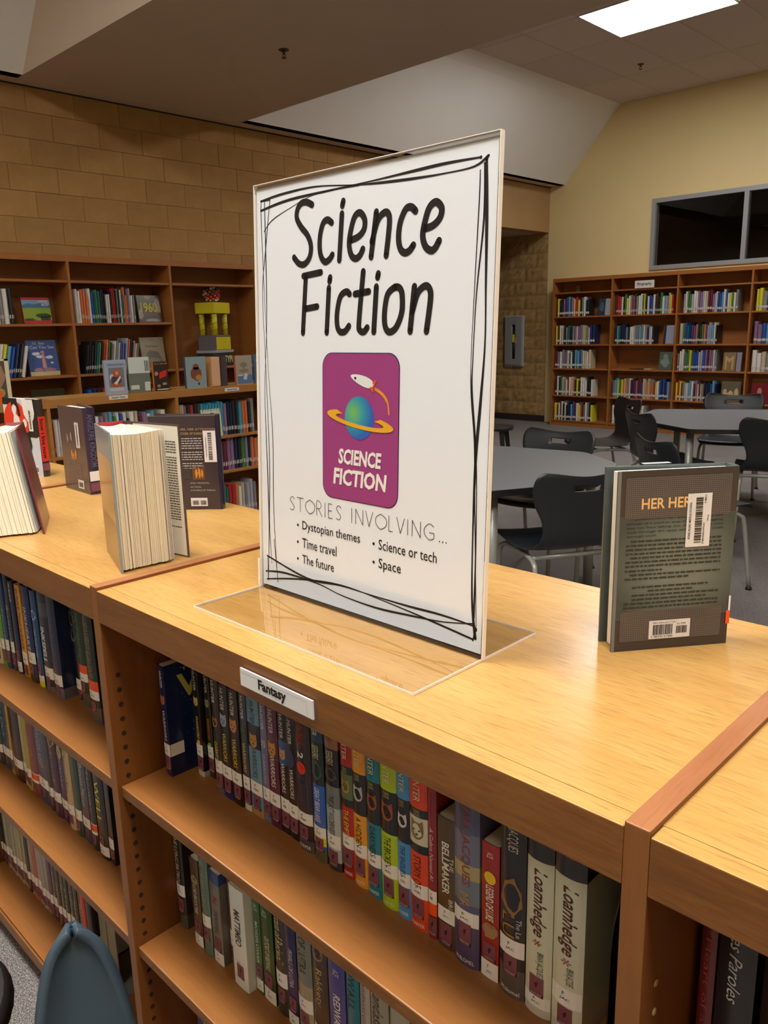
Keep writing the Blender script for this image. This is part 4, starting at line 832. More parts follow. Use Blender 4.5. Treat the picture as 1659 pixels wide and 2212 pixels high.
for bi, rows in enumerate(bays):
    for ri, (cd, f0, f1) in enumerate(rows):
        if not cd: continue
        x = FB[bi]; single = ri == 0 and bi == 1
        far_row(cd, x+.02+f0*.86, x+.02+f1*.86, FZ[ri+1], back, 0, 'in the %s %s' % (RN[ri], BN[bi]), 'yellow wall case books', .245, .028, .145, stuff=None if single else ST)
mb = MB(); keys = sorted(PAL); mats_ = [unit_cover[k].materials[0] for k in keys] + [PAGE, unit_label.materials[0]]
def add_me(me, M, mi):
    k = len(mb.v); mb.v += [tuple(M @ v.co) for v in me.vertices]
    for p in me.polygons: mb.f.append(tuple(k+i for i in p.vertices)); mb.m.append(mi); mb.sm.append(False)
for k, M, lab in ST:
    add_me(unit_cover[k], M, keys.index(k)); add_me(unit_pages, M, len(keys))
    h = M.to_scale().z; add_me(unit_label, M @ Matrix.Translation((0, -.02, .14)) @ Matrix.Diagonal((1, .9, .028/h, 1)), len(keys)+1)
o = mb.build('shelved_books', mats_); tag(o, 'rows of mixed hardbacks filling the shelves along the yellow wall', 'books', None, 'stuff')
LET = [[[-0.0908,0.5473],[-0.1018,0.5518],[-0.1131,0.5515],[-0.1209,0.5446],[-0.1224,0.5336],[-0.1135,0.5215],[-0.1001,0.5091],[-0.0935,0.4946],[-0.0968,0.4808],[-0.1072,0.4731],[-0.1187,0.4744],[-0.1292,0.4832]],[[-0.0523,0.5209],[-0.0607,0.5253],[-0.0693,0.5213],[-0.075,0.5068],[-0.0759,0.4904],[-0.0725,0.4791],[-0.0652,0.473],[-0.0566,0.4757],[-0.0511,0.4808]],[[-0.0328,0.5296],[-0.0377,0.4733]],[[-0.0304,0.5446],[-0.032,0.5395]],[[-0.0165,0.4958],[-0.0014,0.4994],[0.0079,0.5072],[0.0086,0.5187],[0.0003,0.5273],[-0.0095,0.5232],[-0.0165,0.5068],[-0.0193,0.4912],[-0.0152,0.4776],[-0.0072,0.473],[0.0008,0.4764],[0.0058,0.4834]],[[0.0291,0.525],[0.0206,0.4729]],[[0.022,0.4904],[0.0311,0.5139],[0.0422,0.5226],[0.0499,0.5202],[0.0516,0.508],[0.0467,0.4725]],[[0.0938,0.5189],[0.0868,0.5241],[0.0781,0.5226],[0.0696,0.5087],[0.0671,0.4916],[0.0702,0.4788],[0.0775,0.4733],[0.0852,0.4752],[0.0913,0.4809]],[[0.108,0.4977],[0.1212,0.5],[0.1315,0.5073],[0.1338,0.5176],[0.1254,0.5252],[0.1157,0.5208],[0.1094,0.5072],[0.1058,0.4906],[0.1102,0.4781],[0.1188,0.4726],[0.1253,0.4749],[0.131,0.4824]],[[-0.0739,0.4603],[-0.1097,0.4576]],[[-0.1047,0.4559],[-0.1116,0.3824]],[[-0.1056,0.4143],[-0.0817,0.4165]],[[-0.058,0.4394],[-0.0625,0.3819]],[[-0.0554,0.4526],[-0.0567,0.4477]],[[-0.0182,0.4299],[-0.0244,0.4332],[-0.0356,0.4274],[-0.0418,0.4082],[-0.0418,0.3915],[-0.0368,0.3831],[-0.0271,0.3829],[-0.0193,0.3898]],[[0.0068,0.4562],[-0.0006,0.3935],[0.0015,0.384],[0.0083,0.382],[0.0146,0.3873]],[[-0.0081,0.4295],[0.0169,0.4314]],[[0.0303,0.4365],[0.0264,0.3818]],[[0.0335,0.452],[0.0324,0.4477]],[[0.0621,0.4345],[0.05,0.4265],[0.0451,0.4058],[0.0462,0.3887],[0.0538,0.3812],[0.0655,0.3871],[0.0743,0.405],[0.0742,0.4255],[0.0694,0.4334],[0.0621,0.4345]],[[0.0942,0.4335],[0.0884,0.3816]],[[0.0914,0.4046],[0.0996,0.4257],[0.1115,0.4334],[0.1187,0.4286],[0.1198,0.4162],[0.1146,0.3813]]]
SCR = [[1.0,[[-0.201,0.5645],[-0.1521,0.5684],[-0.0841,0.569],[-0.0097,0.5612],[0.0361,0.5578],[0.0929,0.5551],[0.1389,0.5542],[0.1789,0.5554],[0.1977,0.5636]]],[1.1,[[-0.2014,0.552],[-0.1382,0.5591],[-0.0419,0.5609],[0.0286,0.562],[0.0893,0.5635],[0.1386,0.5646],[0.1875,0.5636]]],[0.45,[[-0.1947,0.5234],[-0.177,0.5363],[-0.1384,0.5479],[-0.0842,0.5595],[-0.0019,0.5597]]],[0.45,[[-0.2006,0.5643],[-0.2013,0.5401],[-0.1981,0.464],[-0.1908,0.3333],[-0.1824,0.2324],[-0.1828,0.128],[-0.1763,0.0212]]],[0.6,[[-0.1931,0.5635],[-0.192,0.489],[-0.1923,0.3991],[-0.1995,0.2995],[-0.1967,0.1966],[-0.1947,0.1048],[-0.1982,0.013]]],[0.5,[[-0.1804,0.5657],[-0.1917,0.5016],[-0.201,0.4384],[-0.1963,0.3332],[-0.1911,0.1971],[-0.1935,0.105],[-0.1895,0.0405]]],[0.5,[[-0.1995,0.5642],[-0.1805,0.5638]]],[1.3,[[0.1954,0.5609],[0.1982,0.4992],[0.2,0.4311],[0.2016,0.3662],[0.198,0.2994],[0.194,0.2355],[0.1934,0.1534],[0.1955,0.069],[0.2023,0.0215]]],[0.8,[[0.1931,0.5566],[0.1944,0.4996],[0.1875,0.4218],[0.1853,0.3508],[0.1854,0.3145],[0.1925,0.2568],[0.1967,0.2034],[0.1986,0.1264],[0.1992,0.0469]]],[0.5,[[0.1872,0.5504],[0.1872,0.5195],[0.1843,0.4219],[0.183,0.3248],[0.1911,0.2567],[0.195,0.1813],[0.203,0.0374]]],[0.9,[[-0.2002,0.0497],[-0.1056,0.0327],[-0.0338,0.0369],[0.0322,0.0365],[0.0931,0.0367],[0.1493,0.0383],[0.1982,0.0362],[0.2034,0.0319]]],[0.9,[[-0.2037,0.0248],[-0.1572,0.0307],[-0.081,0.0295],[-0.0337,0.0233],[0.0324,0.0209],[0.0934,0.0247],[0.1496,0.0297],[0.1981,0.0389]]],[0.8,[[-0.2012,0.0128],[-0.1208,0.0285],[-0.0338,0.0379],[0.0531,0.0335],[0.1314,0.0266],[0.1989,0.0195]]],[0.5,[[-0.1992,0.047],[-0.1985,0.0116]]],[0.5,[[-0.183,0.0779],[-0.1748,0.0131]]],[0.7,[[0.1989,0.0181],[0.2023,0.0344]]]]

# ------------------------------------------------------------------ the sign in its clear holder
SX, SY = 0.3985, 0.183
t = thing('sign_holder', 'clear upright sign holder with a Science Fiction sign standing on the foreground bookcase', 'sign', (SX, SY, 0))
lean = math.atan(0.048)
E4 = .0032
MB().box(-.2145, -.124, 0.0001, .2145, .111, E4).build('base_plate', ACRYLIC, t)
eb = MB(); y0, y1, x1 = -.124, .111, .2145
eb.box(-x1-.0004, y0-.0004, .0001, x1+.0004, y0, E4+.0002); eb.box(x1, y0, .0001, x1+.0006, y1, E4+.0002); eb.box(-x1-.0006, y0, .0001, -x1, y1, E4+.0002); eb.box(-x1, y1, .0001, x1, y1+.0004, E4)
eb.build('polished_edge', EDGE, t)
def ptf(off=0.0):                                              # poster plane (a across, s up the leaning sheet) -> local
    n = Vector((0, -math.cos(lean), math.sin(lean)))
    return lambda a, s: tuple(Vector((a, s*math.sin(lean), s*math.cos(lean)+.0034)) + n*off)
def slab(mb, a0, s0, a1, s1, d0, d1):
    p = [ptf(d1)(a, s) for a, s in ((a0, s0), (a1, s0), (a1, s1), (a0, s1))]; q = [ptf(d0)(a, s) for a, s in ((a0, s0), (a1, s0), (a1, s1), (a0, s1))]
    return mb.add(p+q, [(0, 1, 2, 3), (7, 6, 5, 4), (0, 4, 5, 1), (1, 5, 6, 2), (2, 6, 7, 3), (3, 7, 4, 0)])
SH = .586
pap = plain((.82, .86, .92), .55, .3, name='sign_paper')
slab(MB(), -.211, .004, .211, SH-.006, -.0003, .0003).build('paper', pap, t)
slab(MB(), -.2145, .001, .2145, SH, .0016, .0030).build('front_pane', ACRYLIC_SHEET, t)
slab(MB(), -.2145, .001, .2145, SH, -.0034, -.0014).build('back_pane', ACRYLIC_SHEET, t)
ed = MB(); slab(ed, -.2150, 0, -.2143, SH, -.0036, .0032); slab(ed, .2143, 0, .2152, SH, -.0036, .0032); slab(ed, -.215, SH, .215, SH+.0009, -.0034, .003); slab(ed, -.217, .0, -.2163, .044, .0034, .0058); slab(ed, .2163, .0, .217, .044, .0034, .0058)
ed.build('pane_edges', EDGE, t)
tp = MB(); slab(tp, -.212, SH-.006, .212, SH-.0045, -.001, .0012); tp.build('top_fold', plain((.22, .21, .20), .4), t)
slab(MB(), -.2165, .0, .2165, .044, .0034, .0056).build('clamp_strip', ACRYLIC_SHEET, t)
mb = MB(); f = ptf(.0006)
for L in LET: ribbon(mb, L, .0088, f)
mb.build('title_lettering', INK, t)
mb = MB()
for w_, L in SCR: ribbon(mb, L, .0034*w_, ptf(.0005), taper=True)
mb.build('scribbled_border', INK, t)
pb = MB(); flat(pb, rect_poly(-.0712, .1592, .0727, .3560, .019, 8), ptf(.0006)); pb.build('badge_outline', plain((.03, .02, .08), .5), t)
bp_ = MB(); flat(bp_, rect_poly(-.0700, .1604, .0715, .3548, .018, 8), ptf(.0009)); bd = bp_.build('badge', plain((.34, .048, .22), .45, name='badge_purple'), t)
m, nt, b = mat('planet_blue_green'); mp = mapping(nt, (1, 1, 1)); gr = nt.nodes.new('ShaderNodeTexGradient'); gr.gradient_type = 'SPHERICAL'
mp.inputs['Location'].default_value = (.010/.03, 0, -.280/.03); mp.inputs['Scale'].default_value = (1/.034, 0, 1/.034); mp.vector_type = 'POINT'
mp.inputs['Location'].default_value = (.010/.034, 0, -.282/.034)
link(nt, mp.outputs[0], gr.inputs[0]); rp = ramp(nt, gr.outputs[0], [(0.0, (.02, .12, .50)), (.45, (.03, .32, .42)), (.9, (.16, .50, .12))]); link(nt, rp.outputs[0], b.inputs['Base Color']); b.inputs['Roughness'].default_value = .5
pl = MB(); flat(pl, blob(.0012, .2719, .0272, .0284, 40), ptf(.0012)); pl.build('planet', m, bd)
rg = MB(); f = ptf(.0015); N = 56; ang = math.atan2(-.0149, .1242)
def ell(t_, rx, ry): x, y = rx*math.cos(t_), ry*math.sin(t_); return (.0014+x*math.cos(ang)-y*math.sin(ang), .2686+x*math.sin(ang)+y*math.cos(ang))
for i in range(N):
    a, b2 = 2*math.pi*i/N, 2*math.pi*(i+1)/N
    if .28*math.pi < (a+b2)/2 < .74*math.pi: continue           # the part behind the planet
    P = [ell(a, .0625, .0105), ell(b2, .0625, .0105), ell(b2, .045, .0052), ell(a, .045, .0052)]; flat(rg, P, f)
rg.build('ring', plain((.80, .42, .02), .5, name='ring_orange'), bd)
rk = MB(); f = ptf(.0012); a_ = math.atan2(-.0117, .0432); body = []
for i in range(24):
    th = 2*math.pi*i/24; x, y = .0225*math.cos(th), .0066*math.sin(th)*(1+.25*math.cos(th)); body.append((.0068+x*math.cos(a_)-y*math.sin(a_), .3205+x*math.sin(a_)+y*math.cos(a_)))
flat(rk, body, f); rk.build('rocket', plain((.78, .80, .80), .5), bd)
rf = MB(); flat(rf, [(.025, .3185), (.0338, .3230), (.0295, .3150)], ptf(.0014)); flat(rf, [(.020, .3125), (.0275, .3055), (.0280, .3135)], ptf(.0014)); flat(rf, [(.027, .3165), (.031, .3125), (.026, .3130)], ptf(.0015)); rf.build('rocket_fins', plain((.72, .10, .02), .5), bd)
MBp = MB(); flat(MBp, blob(-.006, .3235, .0022, .0016, 10), ptf(.0015)); MBp.build('porthole', INK, bd)
tr = MB(); ribbon(tr, [(.031, .3105), (.040, .3065), (.0470, .3015), (.0515, .2960)], .0042, ptf(.0012)); ribbon(tr, [(.0515, .2975), (.0540, .2900), (.0553, .2800)], .0026, ptf(.0013)); tr.build('exhaust_trail', plain((.78, .30, .04), .5), bd)
lw = MB(); f = ptf(.0013)
text_box(lw, 'SCIENCE', -.0385, .2085, .0430, .2295, f, 0, .035, .12); text_box(lw, 'FICTION', -.0490, .1795, .0530, .2025, f, 0, .035, .12); lw.build('badge_lettering', plain((.85, .84, .80), .5), bd)
# thin capitals and the lists
st = MB(); f = ptf(.0007); s0, s1 = .1299, .1500; x = -.1447
GL = {'S': [[(.75, .85), (.45, 1), (.1, .8), (.35, .55), (.7, .3), (.5, .02), (.08, .08)]], 'T': [[(0, 1), (.9, 1)], [(.45, 1), (.45, 0)]], 'O': [[(.5, 1), (.1, .75), (.05, .35), (.45, 0), (.9, .25), (.95, .7), (.5, 1)]], 'R': [[(.1, 0), (.1, 1), (.55, .97), (.7, .75), (.5, .52), (.12, .5)], [(.3, .5), (.8, 0)]], 'I': [[(.1, 0), (.1, 1)]], 'E': [[(.65, 1), (.1, 1)], [(.1, 1), (.1, 0)], [(.1, 0), (.68, 0)], [(.1, .52), (.6, .52)]], 'N': [[(.1, 0), (.1, 1)], [(.1, 1), (.85, 0)], [(.85, 0), (.85, 1)]], 'V': [[(0, 1), (.42, 0)], [(.42, 0), (.85, 1)]], 'L': [[(.1, 1), (.1, 0)], [(.1, 0), (.65, 0)]], 'G': [[(.85, .85), (.5, 1), (.1, .7), (.1, .3), (.5, 0), (.88, .12)], [(.88, .12), (.88, .45)], [(.88, .45), (.5, .45)]]}
WD = {'S': .9, 'T': .95, 'O': 1.25, 'R': .95, 'I': .36, 'E': .85, 'N': 1.1, 'V': .95, 'L': .8, 'G': 1.15, ' ': .75}
tot = sum(WD[c] for c in 'STORIES INVOLVING'); u_ = (.1385+.1447)/tot
for c in 'STORIES INVOLVING':
    if c != ' ':
        k_ = u_*(1.0 if c != 'I' else 1.0)
        for L in GL[c]: ribbon(st, [(x+p[0]*k_*(WD[c]-.12 if c != 'I' else .5), s0+p[1]*(s1-s0)) for p in L], .0009, f)
    x += WD[c]*u_
for i in range(3): flat(st, blob(.1430+.0052*i, .1306, .0010, .0010, 8), f)
st.build('subtitle_lettering', INK, t)
ls = MB()
for s_, x0, y0, x1, y1 in (('Dystopian themes', -.1163, .1005, .0038, .1172), ('Time travel', -.1166, .0772, -.0430, .0918), ('The future', -.1169, .0535, -.0485, .0668), ('Science or tech', .0389, .1020, .1393, .1160), ('Space', .0392, .0728, .0796, .0905)):
    text_box(ls, s_, x0, y0, x1, y1, f, 0, .004)
for a, s_ in ((-.1263, .1094), (-.1267, .0842), (-.127, .0589), (.0296, .1082), (.030, .0833)): flat(ls, blob(a, s_, .0021, .0021, 12), f)
ls.build('list_lettering', INK, t)
# shelf label holder
t = thing('shelf_label', 'white Fantasy label in a clear holder on the front lip of the foreground bookcase', 'label', (.4515, -.0006, -.0265))
F2 = lambda off: (lambda a, b: (a, -off, b))
MB().bbox(-.0715, -.0012, -.0135, .0700, 0, .0115, .0005).build('holder', ACRYLIC, t)
MB().box(-.0695, -.0034, -.0105, .0670, -.0014, .0125).build('card', plain((.74, .75, .77), .5), t)
mb = MB(); text_box(mb, 'Fantasy', -.033, -.0085, .020, .0085, F2(.0038), 0, .035); mb.build('label_lettering', INK, t)
mb = MB(); flat(mb, rect_poly(-.0695, .0075, .057, .0079), F2(.0037)); flat(mb, rect_poly(.057, -.0105, .0573, .0079), F2(.0037)); mb.build('card_fold', plain((.35, .36, .38), .5), t)

# ------------------------------------------------------------------ standing display books
def display_book(label, x, y, z, ang, w, h, th, c, side='right', open_=4, deco=None, spine=None, hard=True, name='book', group=None, jacket=True, pages=True, spine_col=None):
    """local: front face in the plane y = 0 looking to -y, x from 0 to w, spine at x = w (side right) or 0; thickness to +y; ang turns it about its front-left foot"""
    t = thing(name, label, 'book', (x, y, z), ang, group); t_ = .003 if hard else .0012; m = cov(c, .25)
    s = 1 if side == 'right' else -1; X = (lambda q: q) if s == 1 else (lambda q: w-q)
    def bx(x0, y0, z0, x1, y1, z1, nm, m_): a, b = sorted((X(x0), X(x1))); return MB().bbox(a, y0, z0, b, y1, z1, .0008).build(nm, m_, t)
    bx(0, 0, 0, w, t_, h, 'front_board', m)
    sp = MB(); n = 8; P = [(w-.001, 0)] + [(w+.003*math.sin(math.pi*i/n), th*i/n) for i in range(n+1)] + [(w-.001, th)] + [(w-.003, th), (w-.003, 0)]
    P = [(X(a), b) for a, b in P]; P = P if s == 1 else P[::-1]
    MB().prism(P, 0, h).build('spine', cov(spine_col or c, .25), t)
    o = math.tan(R(open_))*w
    bk = MB(); Q = [(w-.002, th-t_), (w-.002, th), (0, th+o), (0, th+o-t_)]; Q = [(X(a), b) for a, b in Q]; Q = Q if s == 1 else Q[::-1]
    bk.prism(Q, 0, h).build('back_board', m, t)
    if pages:
        pg = MB(); Q = [(w-.004, t_+.0004), (w-.004, th-t_-.0004), (.006, th-t_-.0008+o*.25), (.006, t_+.0004)]; Q = [(X(a), b) for a, b in Q]; Q = Q if s == 1 else Q[::-1]
        pg.prism(Q, .0035, h-.0035).build('pages', PAGEW, t)
    FT = lambda off: (lambda a, b: (a, -off, b))
    if deco: deco(t, FT)
    return t
def part(parent, nm, m, *polys, F): 
    mb = MB()
    for p in polys: flat(mb, p, F)
    return mb.build(nm, m, parent)
# right: grey-green book seen from its back cover
BR = .713, .305; angR = math.atan2(.794, .607)
def deco_hero(t, FT):
    w, h = .150, .222
    perf, nt, b = mat('perforated_print'); mp = mapping(nt, (1, 1, 1)); vo = nt.nodes.new('ShaderNodeTexVoronoi'); vo.inputs['Scale'].default_value = 420; vo.inputs['Randomness'].default_value = 0.0; vo.voronoi_dimensions = '2D'
    cx_ = nt.nodes.new('ShaderNodeSeparateXYZ'); cb = nt.nodes.new('ShaderNodeCombineXYZ'); link(nt, mp.outputs[0], cx_.inputs[0]); link(nt, cx_.outputs[0], cb.inputs[0]); link(nt, cx_.outputs[2], cb.inputs[1]); link(nt, cb.outputs[0], vo.inputs['Vector'])
    rp = ramp(nt, vo.outputs['Distance'], [(.26, (.012, .011, .012)), (.34, (.11, .095, .10))]); link(nt, rp.outputs[0], b.inputs['Base Color']); b.inputs['Roughness'].default_value = .28; b.inputs['Coat Weight'].default_value = .3
    part(t, 'dark_band', plain((.035, .028, .030), .25, .5, coat=.3), rect_poly(0, .168, w, h), F=FT(.0003)); part(t, 'dark_band', plain((.035, .028, .030), .25, .5, coat=.3), rect_poly(0, 0, w, .040), F=FT(.0003))
    part(t, 'perforated_panel', perf, rect_poly(.010, .165, .142, .214, .002), F=FT(.0007)); part(t, 'perforated_panel', perf, rect_poly(.010, .012, .140, .050, .002), F=FT(.0007))
    hz, nt, b = mat('hazy_cover_print'); mp = mapping(nt, (1/.085, 0, 1/.085)); mp.inputs['Location'].default_value = (-.080/.085, 0, -.105/.085)
    gr = nt.nodes.new('ShaderNodeTexGradient'); gr.gradient_type = 'SPHERICAL'; link(nt, mp.outputs[0], gr.inputs[0]); rp = ramp(nt, gr.outputs[0], [(0, (.035, .055, .062)), (.7, (.15, .185, .175))]); link(nt, rp.outputs[0], b.inputs['Base Color']); b.inputs['Roughness'].default_value = .28; b.inputs['Coat Weight'].default_value = .3
    part(t, 'hazy_field', hz, rect_poly(.004, .040, w, .168), F=FT(.0004))
    mb = MB(); text_box(mb, 'HER HERO', .030, .176, .104, .189, FT(.0011), 0, .02); mb.build('title_lettering', plain((.80, .50, .20), .4), t)
    mb = MB(); q = random.Random(5); y_ = .1625
    lines = ['I grabbed hold of him, grasping his throat with', 'enough of a snarl to stop him from struggling', 'stop him from talking, too. As I forced his head', 'body through the open window, all he could', 'enough such', None]
    for i in range(22):
        if i in (5, 12, 15): y_ -= .0006
        ln = lines[i] if i < 5 else None; x0 = .013 + (.006 if i in (0, 5, 9, 13) else 0) + (.01 if i in (16, 18, 19) else 0) + (.03 if i == 17 else 0); x1 = {4: .05, 12: .06, 14: .095, 16: .120, 17: .10, 19: .118}.get(i, .134)
        if i == 15: y_ -= .0048; continue
        if ln: text_box(mb, ln, x0, y_, x1, y_+.0030, FT(.0010), 0, .01)
        else:                                                # lines too small to read: word-shaped dashes
            a = x0
            while a < x1: l = q.uniform(.003, .010); flat(mb, rect_poly(a, y_+.0003, min(a+l, x1), y_+.0022), FT(.0010)); a += l+.0014
        y_ -= .0051
    mb.build('small_print', plain((.02, .025, .025), .5), t)
    L = part(t, 'library_label', plain((.72, .72, .74), .45), rect_poly(.087, .127, .1175, .192), F=FT(.0015))
    mb = MB(); barcode(mb, .0975, .132, .1065, .188, FT(.0018), 0, 'y', 4)
    def vt(s_, xa, xb, z0, z1): vs, fs = text_geo(s_, .01, 0); mb.add([FT(.0018)(xb-(xb-xa)*v, z0+(z1-z0)*u) for u, v in vs], fs)
    vt('POND ROAD MIDDLE SCHOOL', .0895, .0925, .137, .182); vt('37802000109263', .1078, .1100, .130, .156); vt('1Boy', .1125, .1148, .158, .166); vt('F BRO', .1082, .1105, .180, .190); mb.build('label_print', INK, L)
    L = part(t, 'isbn_label', plain((.70, .68, .69), .45), rect_poly(.047, .0135, .1000, .0370, .001), F=FT(.0015))
    mb = MB(); barcode(mb, .052, .0185, .0775, .0315, FT(.0018), 0, 'x', 6); barcode(mb, .082, .019, .096, .0285, FT(.0018), 0, 'x', 9); text_box(mb, 'ISBN 978-0-545-31768-5', .052, .0330, .082, .0348, FT(.0018)); text_box(mb, '9 780545 317685', .050, .0150, .078, .0175, FT(.0018)); text_box(mb, '51799', .083, .0300, .094, .0322, FT(.0018)); mb.build('label_print', INK, L)
    part(t, 'orange_tab', plain((.85, .09, .01), .35), rect_poly(.1465, .026, .1515, .043), F=FT(.0012))
    part(t, 'white_tab', WHITE, rect_poly(.1490, .043, .1515, .062), F=FT(.0011))
    part(t, 'board_edge', plain((.16, .17, .18), .3), rect_poly(.0, 0, .004, h), F=FT(.0004))
hero = display_book('grey-green book standing on the foreground bookcase, back cover with a library label and barcode', BR[0], BR[1], 0, angR, .150, .222, .026, (.075, .10, .105), 'right', 4.5, deco_hero)
MB().box(.05, .0262+.012, .2222, .085, .0262+.021, .2225).build('jacket_tape', plain((.35, .42, .40), .3), hero)

# left: thick book fanned open, fore-edge towards the viewer
def fan_book(label, S1, S2, A, B, h, cA, cB, pg_to, n_sheets, seed, leanv=(0, 0), inner=None, spine_c=(.5, .03, .03), gap_sheets=5):
    """S1,S2 spine foot corners; A,B board ends in plan; pages fan from A towards pg_to; leanv = top shift in x,y"""
    t = thing('book', label, 'book', (S1[0], S1[1], 0.0)); o = Vector((S1[0], S1[1])); q = random.Random(seed)
    def LP(p, z): return (p[0]-o.x + leanv[0]*z/h, p[1]-o.y + leanv[1]*z/h, z)
    def slabp(P, z0, z1, mb, mi=0):
        n = len(P); a_ = sum(P[i][0]*P[(i+1) % n][1]-P[(i+1) % n][0]*P[i][1] for i in range(n))
        if a_ < 0: P = P[::-1]
        mb.add([LP(p, z0) for p in P]+[LP(p, z1) for p in P], [tuple(range(n-1, -1, -1)), tuple(range(n, 2*n))]+[(i, (i+1) % n, n+(i+1) % n, n+i) for i in range(n)], mi)
    def strip(p, q_, th): d = (Vector(q_)-Vector(p)).normalized(); n_ = Vector((-d.y, d.x))*th/2; return [(p[0]+n_.x, p[1]+n_.y), (q_[0]+n_.x, q_[1]+n_.y), (q_[0]-n_.x, q_[1]-n_.y), (p[0]-n_.x, p[1]-n_.y)]
    mb = MB(); slabp(strip(S1, A, .0034), 0, h, mb); bA = mb.build('board', cov(cA, .25), t)
    mb = MB(); slabp(strip(S2, B, .0034), 0, h, mb); bB = mb.build('board', cov(cB, .25), t)
    mb = MB(); slabp(strip(S1, S2, .003), 0, h, mb); mb.build('spine', cov(spine_c, .4), t)
    mb = MB(); S1v, S2v, Av, Pv = Vector(S1), Vector(S2), Vector(A), Vector(pg_to)
    for i in range(n_sheets):
        f0, f1 = (i+.06)/n_sheets, (i+.97-.3*q.random()*(i % 3 == 0))/n_sheets
        def root(f): return S1v.lerp(S2v, .1+.8*f) + (Av-S1v).normalized()*.006
        def tip(f): 
            b = (Av-(Av-S1v).normalized()*.004).lerp(Pv, f); return b
        bow = Vector((.0, -.0)); dd = q.uniform(-.003, .001)
        r0, r1, t0, t1 = root(f0), root(f1), tip(f0), tip(f1)
        t0 = t0 + (t0-r0).normalized()*dd; t1 = t1 + (t1-r1).normalized()*(dd+q.uniform(-.0006, .0006))
        slabp([tuple(r0), tuple(t0), tuple(t1), tuple(r1)], .004, h-.004-.003*math.sin(math.pi*f0), mb)
    mb.build('page_block', PAGE, t)
    mb = MB()
    for i in range(gap_sheets):
        f = (i+.5)/gap_sheets; e_ = Pv.lerp(Vector(B), .05+.30*f*f); r_ = S2v + (Vector(B)-S2v).normalized()*.008; e_ = r_ + (e_-r_).normalized()*((e_-r_).length-.004*f); slabp(strip(tuple(r_), tuple(e_), .0006), .004, h-.005, mb)
    mb.build('loose_sheets', PAGEW, t)
    if inner:                                                      # printed flap on the inside of board B
        d = (Vector(B)-S2v).normalized(); nn = Vector((d.y, -d.x)); nn = nn if nn.dot(Av-S2v) > 0 else -nn; Lb = (Vector(B)-S2v).length
        F = lambda off: (lambda a, b: (lambda p: LP(p, b))(tuple(S2v + d*(Lb-a) + nn*(.0019+off))))
        mb = MB(); flat(mb, rect_poly(.002, .003, Lb*.8, h-.003), F(.0002)); ip = mb.build('endpaper', inner, t)
        return t, F, ip, LP
    return t, None, None, LP
t_, F_, ip_, LP_ = fan_book('thick book standing fanned open with cream pages, on the left near bookcase', (-.205, .125), (-.200, .176), (-.051, .072), (-.052, .2005), .236, (.24, .30, .32), (.10, .06, .06), (-.050, .160), 30, 4, inner=PAGEW, spine_c=(.45, .02, .03))
mb = MB(); q = random.Random(2); z_ = .205
while z_ > .05:
    if q.random() > .06:
        a = .010
        while a < .040: l = q.uniform(.003, .009); flat(mb, rect_poly(a, z_, min(a+l, .041), z_+.0016), F_(.0006)); a += l+.0012
    z_ -= .0046
mb.build('flap_print', INK, ip_)
# bands outside one board; the orange one is a painted reflection
def outer_strip(t, LP, P, Q, z0, z1, c, off): 
    d = (Vector(Q)-Vector(P)).normalized(); n = Vector((d.y, -d.x))*off; mb = MB(); mb.add([LP((P[0]+n.x, P[1]+n.y), z0), LP((Q[0]+n.x, Q[1]+n.y), z0), LP((Q[0]+n.x, Q[1]+n.y), z1), LP((P[0]+n.x, P[1]+n.y), z1)], [(0, 1, 2, 3)]); return mb.build('jacket_band', cov(c, .2), t)
outer_strip(t_, LP_, (-.205, .125), (-.051, .072), .0, .085, (.12, .05, .035), .0019); outer_strip(t_, LP_, (-.205, .125), (-.051, .072), .085, .19, (.50, .28, .11), .0019)
# leaning book with red cover at the left edge
t_, F_, ip_, LP_ = fan_book('leaning open book with dark red boards at the left frame edge', (-.585, .14), (-.575, .175), (-.470, -.0+.012), (-.4285, .102), .205, (.22, .03, .035), (.17, .02, .025), (-.4395, .088), 26, 9, leanv=(-.080, .0), inner=plain((.018, .012, .012), .5), spine_c=(.2, .02, .03), gap_sheets=2)
